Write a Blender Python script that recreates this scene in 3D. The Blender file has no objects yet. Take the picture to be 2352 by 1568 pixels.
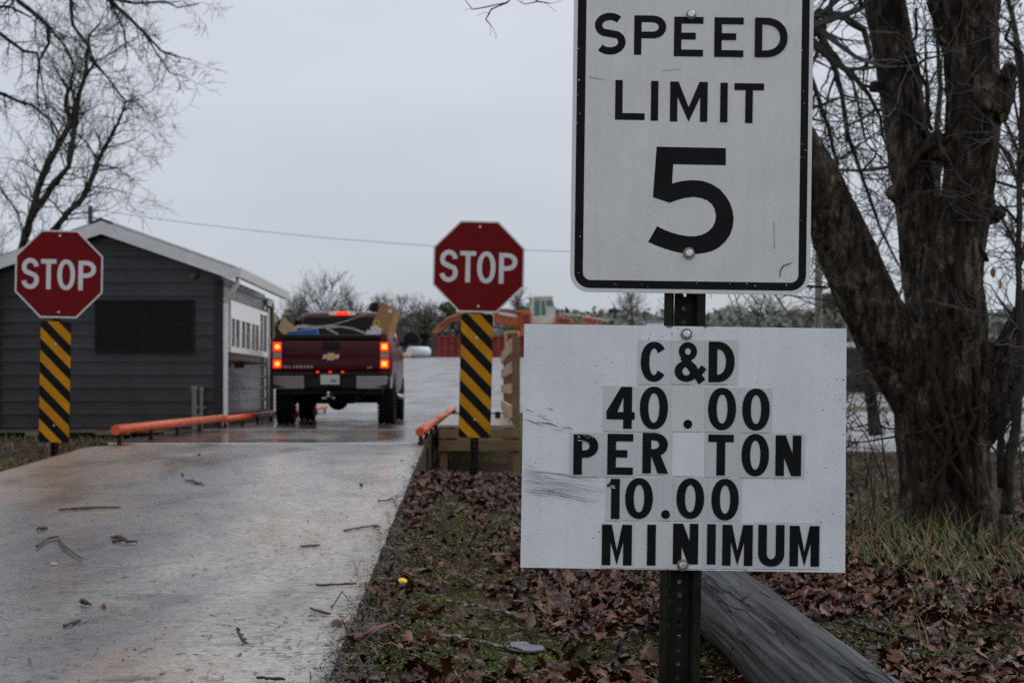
import bpy, bmesh, math, random
import numpy as np
from mathutils import Vector, Matrix, noise, geometry

S = bpy.context.scene
COL = S.collection
PI = math.pi
F = 3691.0          # focal length in units of the 2352 px wide photograph
CZ = 1.15           # camera height
HY = 893.0          # horizon row
def X(px, Y): return (px - 1176.0) / F * Y
def Z(py, Y): return CZ - (py - HY) / F * Y
def P(px, py, Y): return Vector((X(px, Y), Y, Z(py, Y)))

# ------------------------------------------------------------------ camera
cam = bpy.data.cameras.new('camera')
cam.sensor_width = 22.3; cam.sensor_fit = 'HORIZONTAL'
cam.lens = F / 2352 * 22.3
cam.shift_y = (HY - 784) / 2352
cam.clip_start = 0.05; cam.clip_end = 3000
cam.dof.use_dof = True; cam.dof.focus_distance = 4.1; cam.dof.aperture_fstop = 4.6
cam.dof.aperture_blades = 7
co = bpy.data.objects.new('camera', cam); COL.objects.link(co)
co.location = (0, 0, CZ); co.rotation_euler = (PI / 2, 0, 0)
S.camera = co

# ------------------------------------------------------------------ light
SUN_EL, SUN_AZ = math.radians(38), math.radians(74)     # azimuth clockwise from +Y
w = bpy.data.worlds.new('World'); S.world = w; w.use_nodes = True
nt = w.node_tree; nt.nodes.clear()
out = nt.nodes.new('ShaderNodeOutputWorld'); bg = nt.nodes.new('ShaderNodeBackground')
sky = nt.nodes.new('ShaderNodeTexSky'); sky.sky_type = 'NISHITA'; sky.sun_disc = False
sky.sun_elevation = SUN_EL; sky.sun_rotation = SUN_AZ
tc = nt.nodes.new('ShaderNodeTexCoord'); sep = nt.nodes.new('ShaderNodeSeparateXYZ')
nt.links.new(tc.outputs['Generated'], sep.inputs[0])
rmp = nt.nodes.new('ShaderNodeValToRGB')
e = rmp.color_ramp.elements
e[0].position = 0.0; e[0].color = (.098, .102, .108, 1)
e[1].position = 1.0; e[1].color = (1, 1, 1, 1)
for pos, c in ((.045, (.435, .466, .515)), (.12, (.472, .503, .560)), (.25, (.53, .562, .622)), (.55, (.66, .69, .75))):
    k = rmp.color_ramp.elements.new(pos); k.color = (*c, 1)
e[0].position = 0.0
rmp.color_ramp.elements[0].color = (.43, .458, .505, 1)
rmp.color_ramp.elements[-1].color = (.74, .77, .83, 1)
nt.links.new(sep.outputs['Z'], rmp.inputs[0])
nz = nt.nodes.new('ShaderNodeTexNoise'); nz.inputs['Scale'].default_value = 2.2; nz.inputs['Detail'].default_value = 4
mp = nt.nodes.new('ShaderNodeMapping'); mp.inputs['Scale'].default_value = (1, 1, 3.5)
nt.links.new(tc.outputs['Generated'], mp.inputs[0]); nt.links.new(mp.outputs[0], nz.inputs['Vector'])
mr = nt.nodes.new('ShaderNodeMapRange'); mr.inputs[3].default_value = 10.4; mr.inputs[4].default_value = 12.7
mr.inputs[1].default_value = .3; mr.inputs[2].default_value = .7
nt.links.new(nz.outputs[0], mr.inputs[0])
mul = nt.nodes.new('ShaderNodeVectorMath'); mul.operation = 'SCALE'
nt.links.new(rmp.outputs[0], mul.inputs[0]); nt.links.new(mr.outputs[0], mul.inputs['Scale'])
mix = nt.nodes.new('ShaderNodeMix'); mix.data_type = 'RGBA'; mix.inputs[0].default_value = 0.93
nt.links.new(sky.outputs[0], mix.inputs[6]); nt.links.new(mul.outputs[0], mix.inputs[7])
nt.links.new(mix.outputs[2], bg.inputs[0]); bg.inputs[1].default_value = 0.1
nt.links.new(bg.outputs[0], out.inputs[0])
sl = bpy.data.lights.new('sun', 'SUN'); sl.energy = 1.1; sl.angle = math.radians(60); sl.color = (1, .96, .9)
so = bpy.data.objects.new('sun', sl); COL.objects.link(so)
sd = Vector((math.sin(SUN_AZ) * math.cos(SUN_EL), math.cos(SUN_AZ) * math.cos(SUN_EL), math.sin(SUN_EL)))
so.rotation_euler = sd.to_track_quat('Z', 'Y').to_euler(); so.location = (20, 10, 30)
S.view_settings.view_transform = 'Standard'; S.view_settings.look = 'None'
S.view_settings.exposure = 0.10; S.view_settings.gamma = 1
S.cycles.use_denoising = False; S.cycles.use_adaptive_sampling = False
S.cycles.max_bounces = 6; S.cycles.diffuse_bounces = 3; S.cycles.glossy_bounces = 3
S.cycles.transparent_max_bounces = 8

# ------------------------------------------------------------------ helpers
def tag(o, label=None, cat=None, group=None, kind=None):
    if label: o['label'] = label
    if cat: o['category'] = cat
    if group: o['group'] = group
    if kind: o['kind'] = kind
    return o
def thing(name, label, cat, loc=(0, 0, 0), rot=(0, 0, 0), group=None):
    o = bpy.data.objects.new(name, None); COL.objects.link(o)
    o.empty_display_size = .2; o.location = loc; o.rotation_euler = rot
    return tag(o, label, cat, group)
class MB:
    def __init__(s): s.v = []; s.f = []; s.m = []
    def add(s, vs, fs, mi=0):
        b = len(s.v); s.v.extend([tuple(q) for q in vs])
        for f in fs: s.f.append(tuple(b + i for i in f)); s.m.append(mi)
    def box(s, x0, x1, y0, y1, z0, z1, mi=0):
        vs = [(x, y, z) for z in (z0, z1) for y in (y0, y1) for x in (x0, x1)]
        s.add(vs, [(0, 2, 3, 1), (4, 5, 7, 6), (0, 1, 5, 4), (2, 6, 7, 3), (0, 4, 6, 2), (1, 3, 7, 5)], mi)
    def obox(s, M, sx, sy, sz, mi=0):
        vs = [M @ Vector((x, y, z)) for z in (-sz, sz) for y in (-sy, sy) for x in (-sx, sx)]
        s.add(vs, [(0, 2, 3, 1), (4, 5, 7, 6), (0, 1, 5, 4), (2, 6, 7, 3), (0, 4, 6, 2), (1, 3, 7, 5)], mi)
    def tube(s, pts, rad, n=8, mi=0, cap=True, jit=0, rng=None):
        pts = [Vector(p) for p in pts]; N = len(pts)
        if not hasattr(rad, '__len__'): rad = [rad] * N
        vs = []; u = None
        for i, p in enumerate(pts):
            t = (pts[min(i + 1, N - 1)] - pts[max(i - 1, 0)])
            if t.length < 1e-9: t = Vector((0, 0, 1))
            t.normalize()
            if u is None:
                u = t.orthogonal().normalized()
            else:
                u = (u - t * u.dot(t))
                if u.length < 1e-6: u = t.orthogonal()
                u.normalize()
            v = t.cross(u)
            for k in range(n):
                a = 2 * PI * k / n
                r = rad[i] * (1 + (rng.uniform(-jit, jit) if jit else 0))
                vs.append(p + (u * math.cos(a) + v * math.sin(a)) * r)
        fs = []
        for i in range(N - 1):
            for k in range(n):
                a = i * n + k; b = i * n + (k + 1) % n
                fs.append((a, b, b + n, a + n))
        if cap:
            fs.append(tuple(range(n - 1, -1, -1))); fs.append(tuple((N - 1) * n + k for k in range(n)))
        s.add(vs, fs, mi)
    def prism(s, pts, axis, a, b, mi=0):
        """polygon pts (2d) extruded along axis 0,1,2 from a to b"""
        def mk(p, t):
            q = [0, 0, 0]; o = [i for i in range(3) if i != axis]
            q[o[0]] = p[0]; q[o[1]] = p[1]; q[axis] = t; return q
        n = len(pts); vs = [mk(p, a) for p in pts] + [mk(p, b) for p in pts]
        tris = geometry.tessellate_polygon([[Vector((p[0], p[1], 0)) for p in pts]])
        fs = [tuple(t) for t in tris] + [tuple(n + i for i in reversed(t)) for t in tris]
        fs += [(i, (i + 1) % n, n + (i + 1) % n, n + i) for i in range(n)]
        s.add(vs, fs, mi)
    def build(s, name, mats, parent=None, smooth=False, bevel=0, fix=True):
        me = bpy.data.meshes.new(name); me.from_pydata(s.v, [], s.f)
        if not isinstance(mats, (list, tuple)): mats = [mats]
        for m in mats: me.materials.append(m)
        if any(s.m): me.polygons.foreach_set('material_index', s.m)
        if fix:
            bm = bmesh.new(); bm.from_mesh(me)
            bmesh.ops.recalc_face_normals(bm, faces=bm.faces); bm.to_mesh(me); bm.free()
        if smooth: me.polygons.foreach_set('use_smooth', [True] * len(me.polygons))
        me.update()
        o = bpy.data.objects.new(name, me); COL.objects.link(o)
        if parent: o.parent = parent
        if bevel:
            bv = o.modifiers.new('bevel', 'BEVEL'); bv.width = bevel; bv.segments = 2; bv.limit_method = 'ANGLE'
            bv.angle_limit = math.radians(40)
        return o
def absorb(o, g, mat):
    me = o.data; v0 = [tuple(v.co) for v in me.vertices]; f0 = [tuple(p.vertices) for p in me.polygons]; m0 = [p.material_index for p in me.polygons]
    mats = list(me.materials); n = len(v0); k = len(mats)
    nm = bpy.data.meshes.new(me.name); nm.from_pydata(v0 + [tuple(v) for v in g.v], [], f0 + [tuple(i + n for i in f) for f in g.f])
    for m in mats + [mat]: nm.materials.append(m)
    nm.polygons.foreach_set('material_index', m0 + [k] * len(g.f)); nm.update(); o.data = nm
def np_mesh(name, V, Fq, mat, parent=None, smooth=False):
    me = bpy.data.meshes.new(name); k = Fq.shape[1]
    me.vertices.add(len(V)); me.vertices.foreach_set('co', V.astype(np.float32).ravel())
    me.loops.add(Fq.size); me.loops.foreach_set('vertex_index', Fq.astype(np.int32).ravel())
    me.polygons.add(len(Fq)); me.polygons.foreach_set('loop_start', (np.arange(len(Fq)) * k).astype(np.int32))
    me.polygons.foreach_set('loop_total', np.full(len(Fq), k, np.int32))
    if smooth: me.polygons.foreach_set('use_smooth', np.ones(len(Fq), bool))
    me.materials.append(mat); me.update(calc_edges=True); me.validate()
    o = bpy.data.objects.new(name, me); COL.objects.link(o)
    if parent: o.parent = parent
    return o
def copy_tree(o, parent=None):
    c = o.copy(); COL.objects.link(c); c.parent = parent
    for ch in list(o.children): copy_tree(ch, c)
    return c
def sstep(a, b, t):
    t = min(1, max(0, (t - a) / (b - a))); return t * t * (3 - 2 * t)


# ------------------------------------------------------------------ materials
def N(t, kind, **kw):
    n = t.nodes.new(kind)
    for k, v in kw.items():
        if k in n.inputs: n.inputs[k].default_value = v
        else: setattr(n, k, v)
    return n
def base_mat(name):
    m = bpy.data.materials.new(name); m.use_nodes = True
    t = m.node_tree; b = t.nodes['Principled BSDF']; return m, t, b
def coords(t, scale=(1, 1, 1), kind='Object'):
    c = N(t, 'ShaderNodeTexCoord'); m = N(t, 'ShaderNodeMapping'); m.inputs['Scale'].default_value = scale
    t.links.new(c.outputs[kind], m.inputs[0]); return m.outputs[0]
def ramp(t, fac, stops):
    r = N(t, 'ShaderNodeValToRGB'); el = r.color_ramp.elements
    el[0].position, el[1].position = stops[0][0], stops[-1][0]
    cc = lambda c: (*c, 1) if hasattr(c, '__len__') else (c, c, c, 1)
    el[0].color, el[1].color = cc(stops[0][1]), cc(stops[-1][1])
    for p, c in stops[1:-1]: q = el.new(p); q.color = cc(c)
    t.links.new(fac, r.inputs[0]); return r.outputs[0]
def nse(t, vec, scale, detail=4, rough=.55, dist=0):
    n = N(t, 'ShaderNodeTexNoise', Scale=scale, Detail=detail, Roughness=rough, Distortion=dist)
    t.links.new(vec, n.inputs['Vector']); return n.outputs[0]
def mixc(t, fac, a, b, mode='MIX'):
    m = N(t, 'ShaderNodeMix', data_type='RGBA', blend_type=mode)
    for sock, v in ((m.inputs[0], fac), (m.inputs[6], a), (m.inputs[7], b)):
        if hasattr(v, 'links'): t.links.new(v, sock)
        elif hasattr(v, '__len__'): sock.default_value = (*v, 1)
        else: sock.default_value = v
    return m.outputs[2]
def bump(t, b, h, strength=.3, dist=.01):
    n = N(t, 'ShaderNodeBump', Strength=strength, Distance=dist)
    t.links.new(h, n.inputs['Height']); t.links.new(n.outputs[0], b.inputs['Normal'])
def mat(name, col, rough=.5, metal=0, var=.15, vs=6, spec=.5, coat=0, bmp=0, bs=40, emit=None, es=0, stretch=(1, 1, 1), rvar=.12):
    m, t, b = base_mat(name)
    v = coords(t, stretch)
    n1 = nse(t, v, vs, 5, .6)
    lo = tuple(c * (1 - var) for c in col); hi = tuple(min(1, c * (1 + var)) for c in col)
    t.links.new(ramp(t, n1, [(.3, lo), (.7, hi)]), b.inputs['Base Color'])
    n2 = nse(t, v, vs * 2.3, 3)
    t.links.new(ramp(t, n2, [(.3, max(0, rough - rvar)), (.7, min(1, rough + rvar))]), b.inputs['Roughness'])
    b.inputs['Metallic'].default_value = metal
    b.inputs['Specular IOR Level'].default_value = spec
    b.inputs['Coat Weight'].default_value = coat; b.inputs['Coat Roughness'].default_value = .05
    if bmp: bump(t, b, nse(t, v, bs, 6, .6), bmp, .01)
    if emit:
        b.inputs['Emission Color'].default_value = (*emit, 1); b.inputs['Emission Strength'].default_value = es
    return m
def glass_mat(name, col, rough=.06, spec=.6):
    m, t, b = base_mat(name)
    b.inputs['Base Color'].default_value = (*col, 1); b.inputs['Roughness'].default_value = rough
    b.inputs['Specular IOR Level'].default_value = spec
    return m

def bark_mat(name, c0, c1, c2, sx=14, bumpd=.05, scale=1.0):
    m, t, b = base_mat(name)
    v = coords(t, (scale, scale, scale * .40))
    fine = nse(t, v, 70, 8, .75)
    fur = nse(t, coords(t, (scale, scale, scale * .24)), sx * 1.5, 4, .6, .6)
    patch = nse(t, coords(t, (scale, scale, scale * .6)), 7, 8, .8)
    colr = ramp(t, patch, [(.36, c0), (.50, c1), (.63, c2)])
    f2 = ramp(t, fur, [(.40, 0), (.54, 1)])
    c = mixc(t, 1.0, colr, ramp(t, fur, [(.40, .18), (.53, 1.12)]), 'MULTIPLY')
    c = mixc(t, .7, c, ramp(t, fine, [(.32, .3), (.68, 1.45)]), 'MULTIPLY')
    t.links.new(c, b.inputs['Base Color'])
    b.inputs['Roughness'].default_value = .8; b.inputs['Specular IOR Level'].default_value = .25
    h = N(t, 'ShaderNodeMath', operation='MULTIPLY_ADD'); h.inputs[1].default_value = .7
    t.links.new(fine, h.inputs[0]); t.links.new(f2, h.inputs[2])
    bump(t, b, h.outputs[0], .8, bumpd)
    return m

def island_mat(name, stops, rough=.6, spec=.4, vs=25, sub=.25, backtint=None):
    m, t, b = base_mat(name)
    g = N(t, 'ShaderNodeNewGeometry')
    c = ramp(t, g.outputs['Random Per Island'], stops)
    v = coords(t)
    c = mixc(t, .6, c, ramp(t, nse(t, v, vs, 4), [(.3, .55), (.7, 1.35)]), 'MULTIPLY')
    t.links.new(c, b.inputs['Base Color'])
    b.inputs['Roughness'].default_value = rough; b.inputs['Specular IOR Level'].default_value = spec
    return m

def sign_mat(name, col, specks=.0, rough=.45, spec=.3, streak=.12):
    m, t, b = base_mat(name)
    v = coords(t)
    n1 = nse(t, v, 5, 6, .65)
    c = ramp(t, n1, [(.3, tuple(q * .9 for q in col)), (.7, tuple(min(1, q * 1.05) for q in col))])
    fine = nse(t, v, 260, 2, .5)
    c = mixc(t, .35, c, ramp(t, fine, [(.3, .75), (.6, 1.05)]), 'MULTIPLY')
    if specks:
        vo = N(t, 'ShaderNodeTexVoronoi', Scale=75, Randomness=1); t.links.new(v, vo.inputs['Vector'])
        big = nse(t, v, 9, 2)
        th = N(t, 'ShaderNodeMath', operation='MULTIPLY'); th.inputs[1].default_value = .17
        t.links.new(ramp(t, big, [(.36, 0.0), (.72, 1.0)]), th.inputs[0])
        lt = N(t, 'ShaderNodeMath', operation='LESS_THAN'); t.links.new(vo.outputs[0], lt.inputs[0]); t.links.new(th.outputs[0], lt.inputs[1])
        ml = N(t, 'ShaderNodeMath', operation='MULTIPLY'); ml.inputs[1].default_value = specks
        t.links.new(lt.outputs[0], ml.inputs[0])
        c = mixc(t, ml.outputs[0], c, (.03, .022, .018))
    # dirt runs down the sheet
    vv = coords(t, (16, 16, 1.2)); runs = nse(t, vv, 3, 4)
    c = mixc(t, streak, c, ramp(t, runs, [(.35, .72), (.6, 1.04)]), 'MULTIPLY')
    t.links.new(c, b.inputs['Base Color'])
    b.inputs['Roughness'].default_value = rough; b.inputs['Specular IOR Level'].default_value = spec
    return m

M = {}
M['sign_white'] = sign_mat('weathered white sign sheeting', (.675, .672, .655), .25)
M['board'] = sign_mat('white painted aluminium', (.76, .785, .81), .9)
M['tile'] = sign_mat('translucent letter sticker', (.60, .625, .635), 0, .35)
M['tile_cream'] = sign_mat('cream letter sticker', (.66, .685, .665), 0, .35)
M['tile_white'] = sign_mat('white letter sticker', (.77, .80, .84), 0, .35)
M['vinyl'] = mat('black vinyl', (.0065, .0065, .007), .5, var=.4, vs=8, spec=.12)
M['scratch'] = mat('scratch', (.12, .115, .11), .8, var=.5, vs=60)
M['post'] = mat('dark green rusty steel', (.011, .0105, .007), .6, .1, var=.75, vs=14, bmp=.3, bs=80, spec=.2)
M['zinc'] = mat('zinc plated steel', (.62, .64, .66), .3, .9, var=.2, vs=60)
M['washer'] = mat('dull galvanised washer', (.24, .23, .17), .5, .6, var=.3, vs=90)
M['stop_red'] = sign_mat('faded red sheeting', (.165, .0050, .0065), 0, .5, .10, .35)
M['stop_white'] = mat('white reflective sheeting', (.60, .60, .60), .45, var=.1)
M['yellow'] = mat('amber reflective sheeting', (.50, .215, .006), .5, var=.2, vs=5, spec=.12)
M['siding'] = mat('charcoal ribbed steel', (.046, .044, .047), .22, .0, var=.3, vs=1.6, spec=.35, rvar=.05)
M['trim_dark'] = mat('charcoal trim', (.026, .026, .028), .42, var=.15, spec=.2)
M['sash'] = mat('dark window sash', (.012, .012, .013), .5, var=.15, spec=.15)
M['window_white'] = mat('white vinyl window', (.84, .84, .85), .4, var=.05)
M['white_metal'] = mat('white painted trim', (.66, .66, .66), .42, var=.08)
M['cream_metal'] = mat('aged white downspout', (.60, .58, .53), .42, var=.12)
M['roof'] = mat('weathered metal roof', (.30, .30, .30), .4, .3, var=.15)
M['glass_dark'] = glass_mat('dark window glass', (.004, .004, .005), .08, .12)
M['glass_green'] = glass_mat('greenish cab glass', (.05, .16, .15), .1)
M['blind'] = mat('window frame bars', (.55, .54, .52), .5, var=.1)
M['tan_in'] = mat('warm interior panel', (.23, .12, .055), .6, var=.3)
M['wood_new'] = mat('treated pine', (.165, .100, .042), .68, var=.3, vs=3, bmp=.25, bs=30, stretch=(1, 1, 1))
M['wood_end'] = mat('pale sawn board ends', (.40, .285, .18), .7, var=.25, vs=5)
M['wood_deck'] = mat('wet deck planks', (.25, .19, .14), .32, var=.35, vs=5, bmp=.15)
M['orange'] = mat('orange painted steel pipe', (.50, .072, .018), .42, var=.3, vs=3.5, spec=.5, bmp=.1, bs=12)
M['orange_cap'] = mat('orange pipe cap', (.60, .070, .010), .5, var=.08)
M['orange_dark'] = mat('rusty orange bracket', (.26, .045, .015), .6, var=.4)
M['beam'] = mat('black rusty beam', (.030, .014, .009), .7, var=.6, vs=3, spec=.2)
M['steel_edge'] = mat('worn steel edge', (.55, .54, .52), .35, .5, var=.3, vs=3)
M['black'] = mat('black plastic', (.008, .008, .009), .55, var=.2, spec=.2)
M['rubber'] = mat('tyre rubber', (.010, .010, .010), .75, var=.3, vs=12, bmp=.3, bs=30, spec=.2)
M['maroon'] = mat('maroon car paint', (.048, .0012, .0042), .35, .0, var=.12, coat=.25, spec=.1)
M['chrome'] = mat('chrome', (.44, .42, .42), .18, 1, var=.05, rvar=.03)
M['gold'] = mat('gold emblem', (.58, .36, .07), .35, .5, var=.1)
M['lens_red'] = mat('red lamp lens', (.20, .006, .006), .2, var=.2)
M['lens_clear'] = mat('clear lamp lens', (.35, .22, .2), .2, var=.2)
M['lamp_glow'] = mat('lit brake lamp', (.9, .05, .01), .3, emit=(1, .018, .003), es=1.25)
M['lamp_hot'] = mat('lit brake bulb', (.9, .4, .1), .3, emit=(1, .30, .012), es=2.3)
M['lamp_cream'] = mat('cargo lamp lens', (.72, .66, .5), .3)
M['plate'] = mat('licence plate', (.42, .45, .43), .45, var=.1, vs=30)
M['plate_ink'] = mat('plate ink', (.10, .12, .13), .5)
M['plate_yellow'] = mat('plate yellow', (.62, .45, .03), .5)
M['card'] = mat('brown cardboard', (.30, .155, .065), .75, var=.18, vs=5)
M['card_light'] = mat('pale cardboard', (.46, .31, .17), .75, var=.12, vs=5)
M['card_edge'] = mat('white carton face', (.55, .55, .6), .6, var=.1)
M['blue'] = mat('blue printed carton', (.018, .075, .33), .5, var=.25, vs=7)
M['lath'] = mat('grey brown lath', (.34, .30, .25), .75, var=.3, vs=9)
M['silver'] = mat('crumpled foil', (.5, .5, .53), .4, .3, var=.25, vs=30, bmp=.6, bs=20)
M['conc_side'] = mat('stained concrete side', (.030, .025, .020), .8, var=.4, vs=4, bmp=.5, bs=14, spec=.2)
M['pipe_grey'] = mat('grey conduit', (.16, .17, .165), .45, .3, var=.25)
M['wire'] = mat('dark cable', (.06, .065, .06), .6)
M['pole_wood'] = mat('weathered pole wood', (.17, .165, .13), .8, var=.2, vs=4, stretch=(6, 6, .6))
M['pole_dark'] = mat('dark pole', (.05, .055, .055), .7)
M['rust_red'] = mat('red roll off container', (.26, .022, .022), .6, var=.45, vs=1.2)
M['mach_orange'] = mat('faded orange machine paint', (.46, .105, .03), .55, var=.38, vs=1.4)
M['mach_cream'] = mat('cream machine cab', (.58, .55, .48), .5, var=.12, vs=1.5)
M['mach_dark'] = mat('dark grey machine', (.05, .05, .05), .7, var=.2)
M['mach_yellow'] = mat('yellow frame', (.46, .27, .06), .55, var=.1)
M['white_roll'] = mat('white plastic roll', (.66, .70, .73), .5, var=.06)
M['dumpster'] = mat('black skip', (.018, .018, .02), .5, var=.4, vs=2)
M['blue_grey'] = mat('blue grey plastic', (.12, .15, .19), .5, var=.1)
M['bark'] = bark_mat('furrowed bark', (.022, .015, .010), (.050, .035, .025), (.20, .163, .122))
M['bark_dark'] = bark_mat('dark wet bark', (.018, .014, .011), (.032, .026, .020), (.06, .055, .04), 8, .02, .5)
M['bark_grey'] = mat('grey bark', (.085, .075, .066), .8, var=.35, vs=5, bmp=.4, bs=20)
M['twig'] = mat('dark twig bark', (.038, .032, .028), .75, var=.4, vs=3)
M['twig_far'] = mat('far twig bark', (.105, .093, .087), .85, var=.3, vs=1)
M['vine'] = mat('hairy vine', (.026, .017, .012), .85, var=.5, vs=16, spec=.15, bmp=.8, bs=50)
def lichen_mat():
    m, t, b = base_mat('lichen covered twig'); v = coords(t)
    t.links.new(ramp(t, nse(t, v, 42, 4, .7), [(.44, (.035, .022, .016)), (.52, (.07, .065, .045)), (.58, (.24, .26, .20))]), b.inputs['Base Color']); b.inputs['Roughness'].default_value = .85
    bump(t, b, nse(t, v, 80, 4), .6, .005); return m
M['lichen'] = lichen_mat()
M['stick'] = mat('wet brown stick', (.07, .034, .022), .5, var=.4, vs=20)
M['stick_dark'] = mat('dark twig', (.022, .016, .014), .55, var=.4, vs=30)
M['stick_red'] = mat('reddish split wood', (.13, .045, .03), .6, var=.3, vs=14)
M['stone_grey'] = mat('wet grey flat stone', (.070, .073, .090), .35, var=.6, vs=16, spec=.3)
M['lemon'] = mat('bright yellow plastic', (.80, .58, .01), .35, var=.04)
M['leaf'] = island_mat('fallen leaves', [(0, (.012, .004, .0022)), (.3, (.034, .010, .0045)), (.55, (.064, .019, .008)), (.78, (.100, .032, .013)), (.93, (.14, .054, .025)), (1, (.20, .095, .048))], .36, .32, 40)
M['leaf_hang'] = island_mat('hanging dead leaves', [(0, (.16, .06, .02)), (.6, (.24, .11, .03)), (1, (.10, .10, .03))], .6)
M['grass'] = island_mat('grass blades', [(0, (.024, .042, .008)), (.45, (.055, .082, .015)), (.7, (.12, .11, .03)), (1, (.25, .165, .065))], .5, .4, 8)
M['moss'] = island_mat('moss and clover', [(0, (.038, .050, .007)), (.6, (.080, .108, .013)), (1, (.14, .17, .03))], .7, .3, 15)
M['brush'] = island_mat('low green brush', [(0, (.030, .042, .014)), (.55, (.060, .070, .022)), (1, (.15, .115, .045))], .7, .3, 4)
M['wood_far'] = island_mat('far woodland', [(0, (.19, .195, .178)), (.4, (.22, .224, .20)), (.7, (.25, .243, .228)), (1, (.28, .272, .262))], .9, .1, .12)  # distance haze is put into these pale greys, no hazy air is built
M['pine'] = island_mat('pine foliage', [(0, (.065, .082, .058)), (.6, (.095, .112, .078)), (1, (.135, .145, .105))], .8, .2, .6)  # greens paled and greyed, far haze put into the colour
M['debris'] = island_mat('wet bark debris', [(0, (.018, .013, .010)), (.7, (.05, .032, .024)), (.92, (.12, .06, .03)), (1, (.3, .27, .22))], .55)

def concrete_mat(name, kind):
    m, t, b = base_mat(name)
    v = coords(t, (1, 1, 1)); vb = coords(t, (1, 1.25, 1)); vl = coords(t, (1, .35, 1))
    big = nse(t, vl, .75, 5, .6, .6)
    if kind == 'ramp':
        xs_ = N(t, 'ShaderNodeSeparateXYZ'); t.links.new(v, xs_.inputs[0])
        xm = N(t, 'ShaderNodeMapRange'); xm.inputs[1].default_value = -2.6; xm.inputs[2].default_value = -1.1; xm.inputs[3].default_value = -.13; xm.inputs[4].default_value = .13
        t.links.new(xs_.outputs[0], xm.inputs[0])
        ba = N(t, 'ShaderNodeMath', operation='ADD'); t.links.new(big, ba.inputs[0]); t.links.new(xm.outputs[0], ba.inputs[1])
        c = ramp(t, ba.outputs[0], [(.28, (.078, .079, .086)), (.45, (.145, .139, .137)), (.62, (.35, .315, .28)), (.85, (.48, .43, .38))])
    elif kind == 'deck':
        c = ramp(t, big, [(.3, (.085, .072, .064)), (.5, (.125, .100, .085)), (.75, (.17, .145, .125))])
    else:
        c = ramp(t, big, [(.3, (.14, .137, .133)), (.55, (.175, .168, .16)), (.8, (.20, .185, .17))])
    br = nse(t, vb, 19, 6, .75)
    c = mixc(t, .7, c, ramp(t, br, [(.37, .30), (.49, .86), (.62, 1.25)]), 'MULTIPLY')
    gr = nse(t, v, 70, 3, .7)
    c = mixc(t, .5, c, ramp(t, gr, [(.3, .55), (.7, 1.35)]), 'MULTIPLY')
    if kind == 'ramp':      # rust coloured wash on the left, dark stains, grit
        sx = N(t, 'ShaderNodeSeparateXYZ'); t.links.new(v, sx.inputs[0])
        n3 = nse(t, v, .55, 4, .6)
        a = N(t, 'ShaderNodeMath', operation='MULTIPLY_ADD'); a.inputs[1].default_value = -.30; a.inputs[2].default_value = -.62
        t.links.new(sx.outputs[0], a.inputs[0])
        a2 = N(t, 'ShaderNodeMath', operation='MULTIPLY'); t.links.new(a.outputs[0], a2.inputs[0]); t.links.new(n3, a2.inputs[1])
        c = mixc(t, ramp(t, a2.outputs[0], [(.05, 0), (.38, .75)]), c, (.27, .155, .085))
        fl = nse(t, coords(t, (1, 1, 1)), 26, 3, .6); msk = nse(t, v, 1.7, 4, .7)
        ad_ = N(t, 'ShaderNodeMath', operation='MULTIPLY_ADD'); ad_.inputs[1].default_value = .30; t.links.new(msk, ad_.inputs[0]); t.links.new(fl, ad_.inputs[2])
        c = mixc(t, ramp(t, ad_.outputs[0], [(.76, 0), (.82, .9)]), c, (.028, .021, .017))
        s2 = nse(t, coords(t, (1, .55, 1)), 1.25, 5, .68, .5)
        c = mixc(t, ramp(t, s2, [(.50, 0), (.64, .6)]), c, mixc(t, br, (.12, .072, .046), (.33, .225, .15)))
    st = nse(t, coords(t, (1, 2.2, 1)), 1.6, 4, .6, .8)
    c = mixc(t, ramp(t, st, [(.60, 0), (.70, .8)]), c, (.032, .026, .022))
    t.links.new(c, b.inputs['Base Color'])
    wet = nse(t, vl, 1.1, 4, .6, .4)
    if kind == 'ramp': rr = [(.34, .12), (.5, .30), (.66, .52)]
    elif kind == 'deck': rr = [(.3, .07), (.5, .15), (.7, .32)]
    else: rr = [(.3, .16), (.5, .32), (.7, .5)]
    t.links.new(ramp(t, wet, rr), b.inputs['Roughness'])
    b.inputs['Specular IOR Level'].default_value = .55
    h = N(t, 'ShaderNodeMath', operation='MULTIPLY_ADD'); h.inputs[1].default_value = .5
    t.links.new(gr, h.inputs[0]); t.links.new(br, h.inputs[2])
    bump(t, b, h.outputs[0], .35 if kind != 'deck' else .15, .006)
    return m
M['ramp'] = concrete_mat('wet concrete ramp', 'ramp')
M['deck'] = concrete_mat('wet weighbridge concrete', 'deck')
M['road'] = concrete_mat('wet pale asphalt', 'road')

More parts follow.
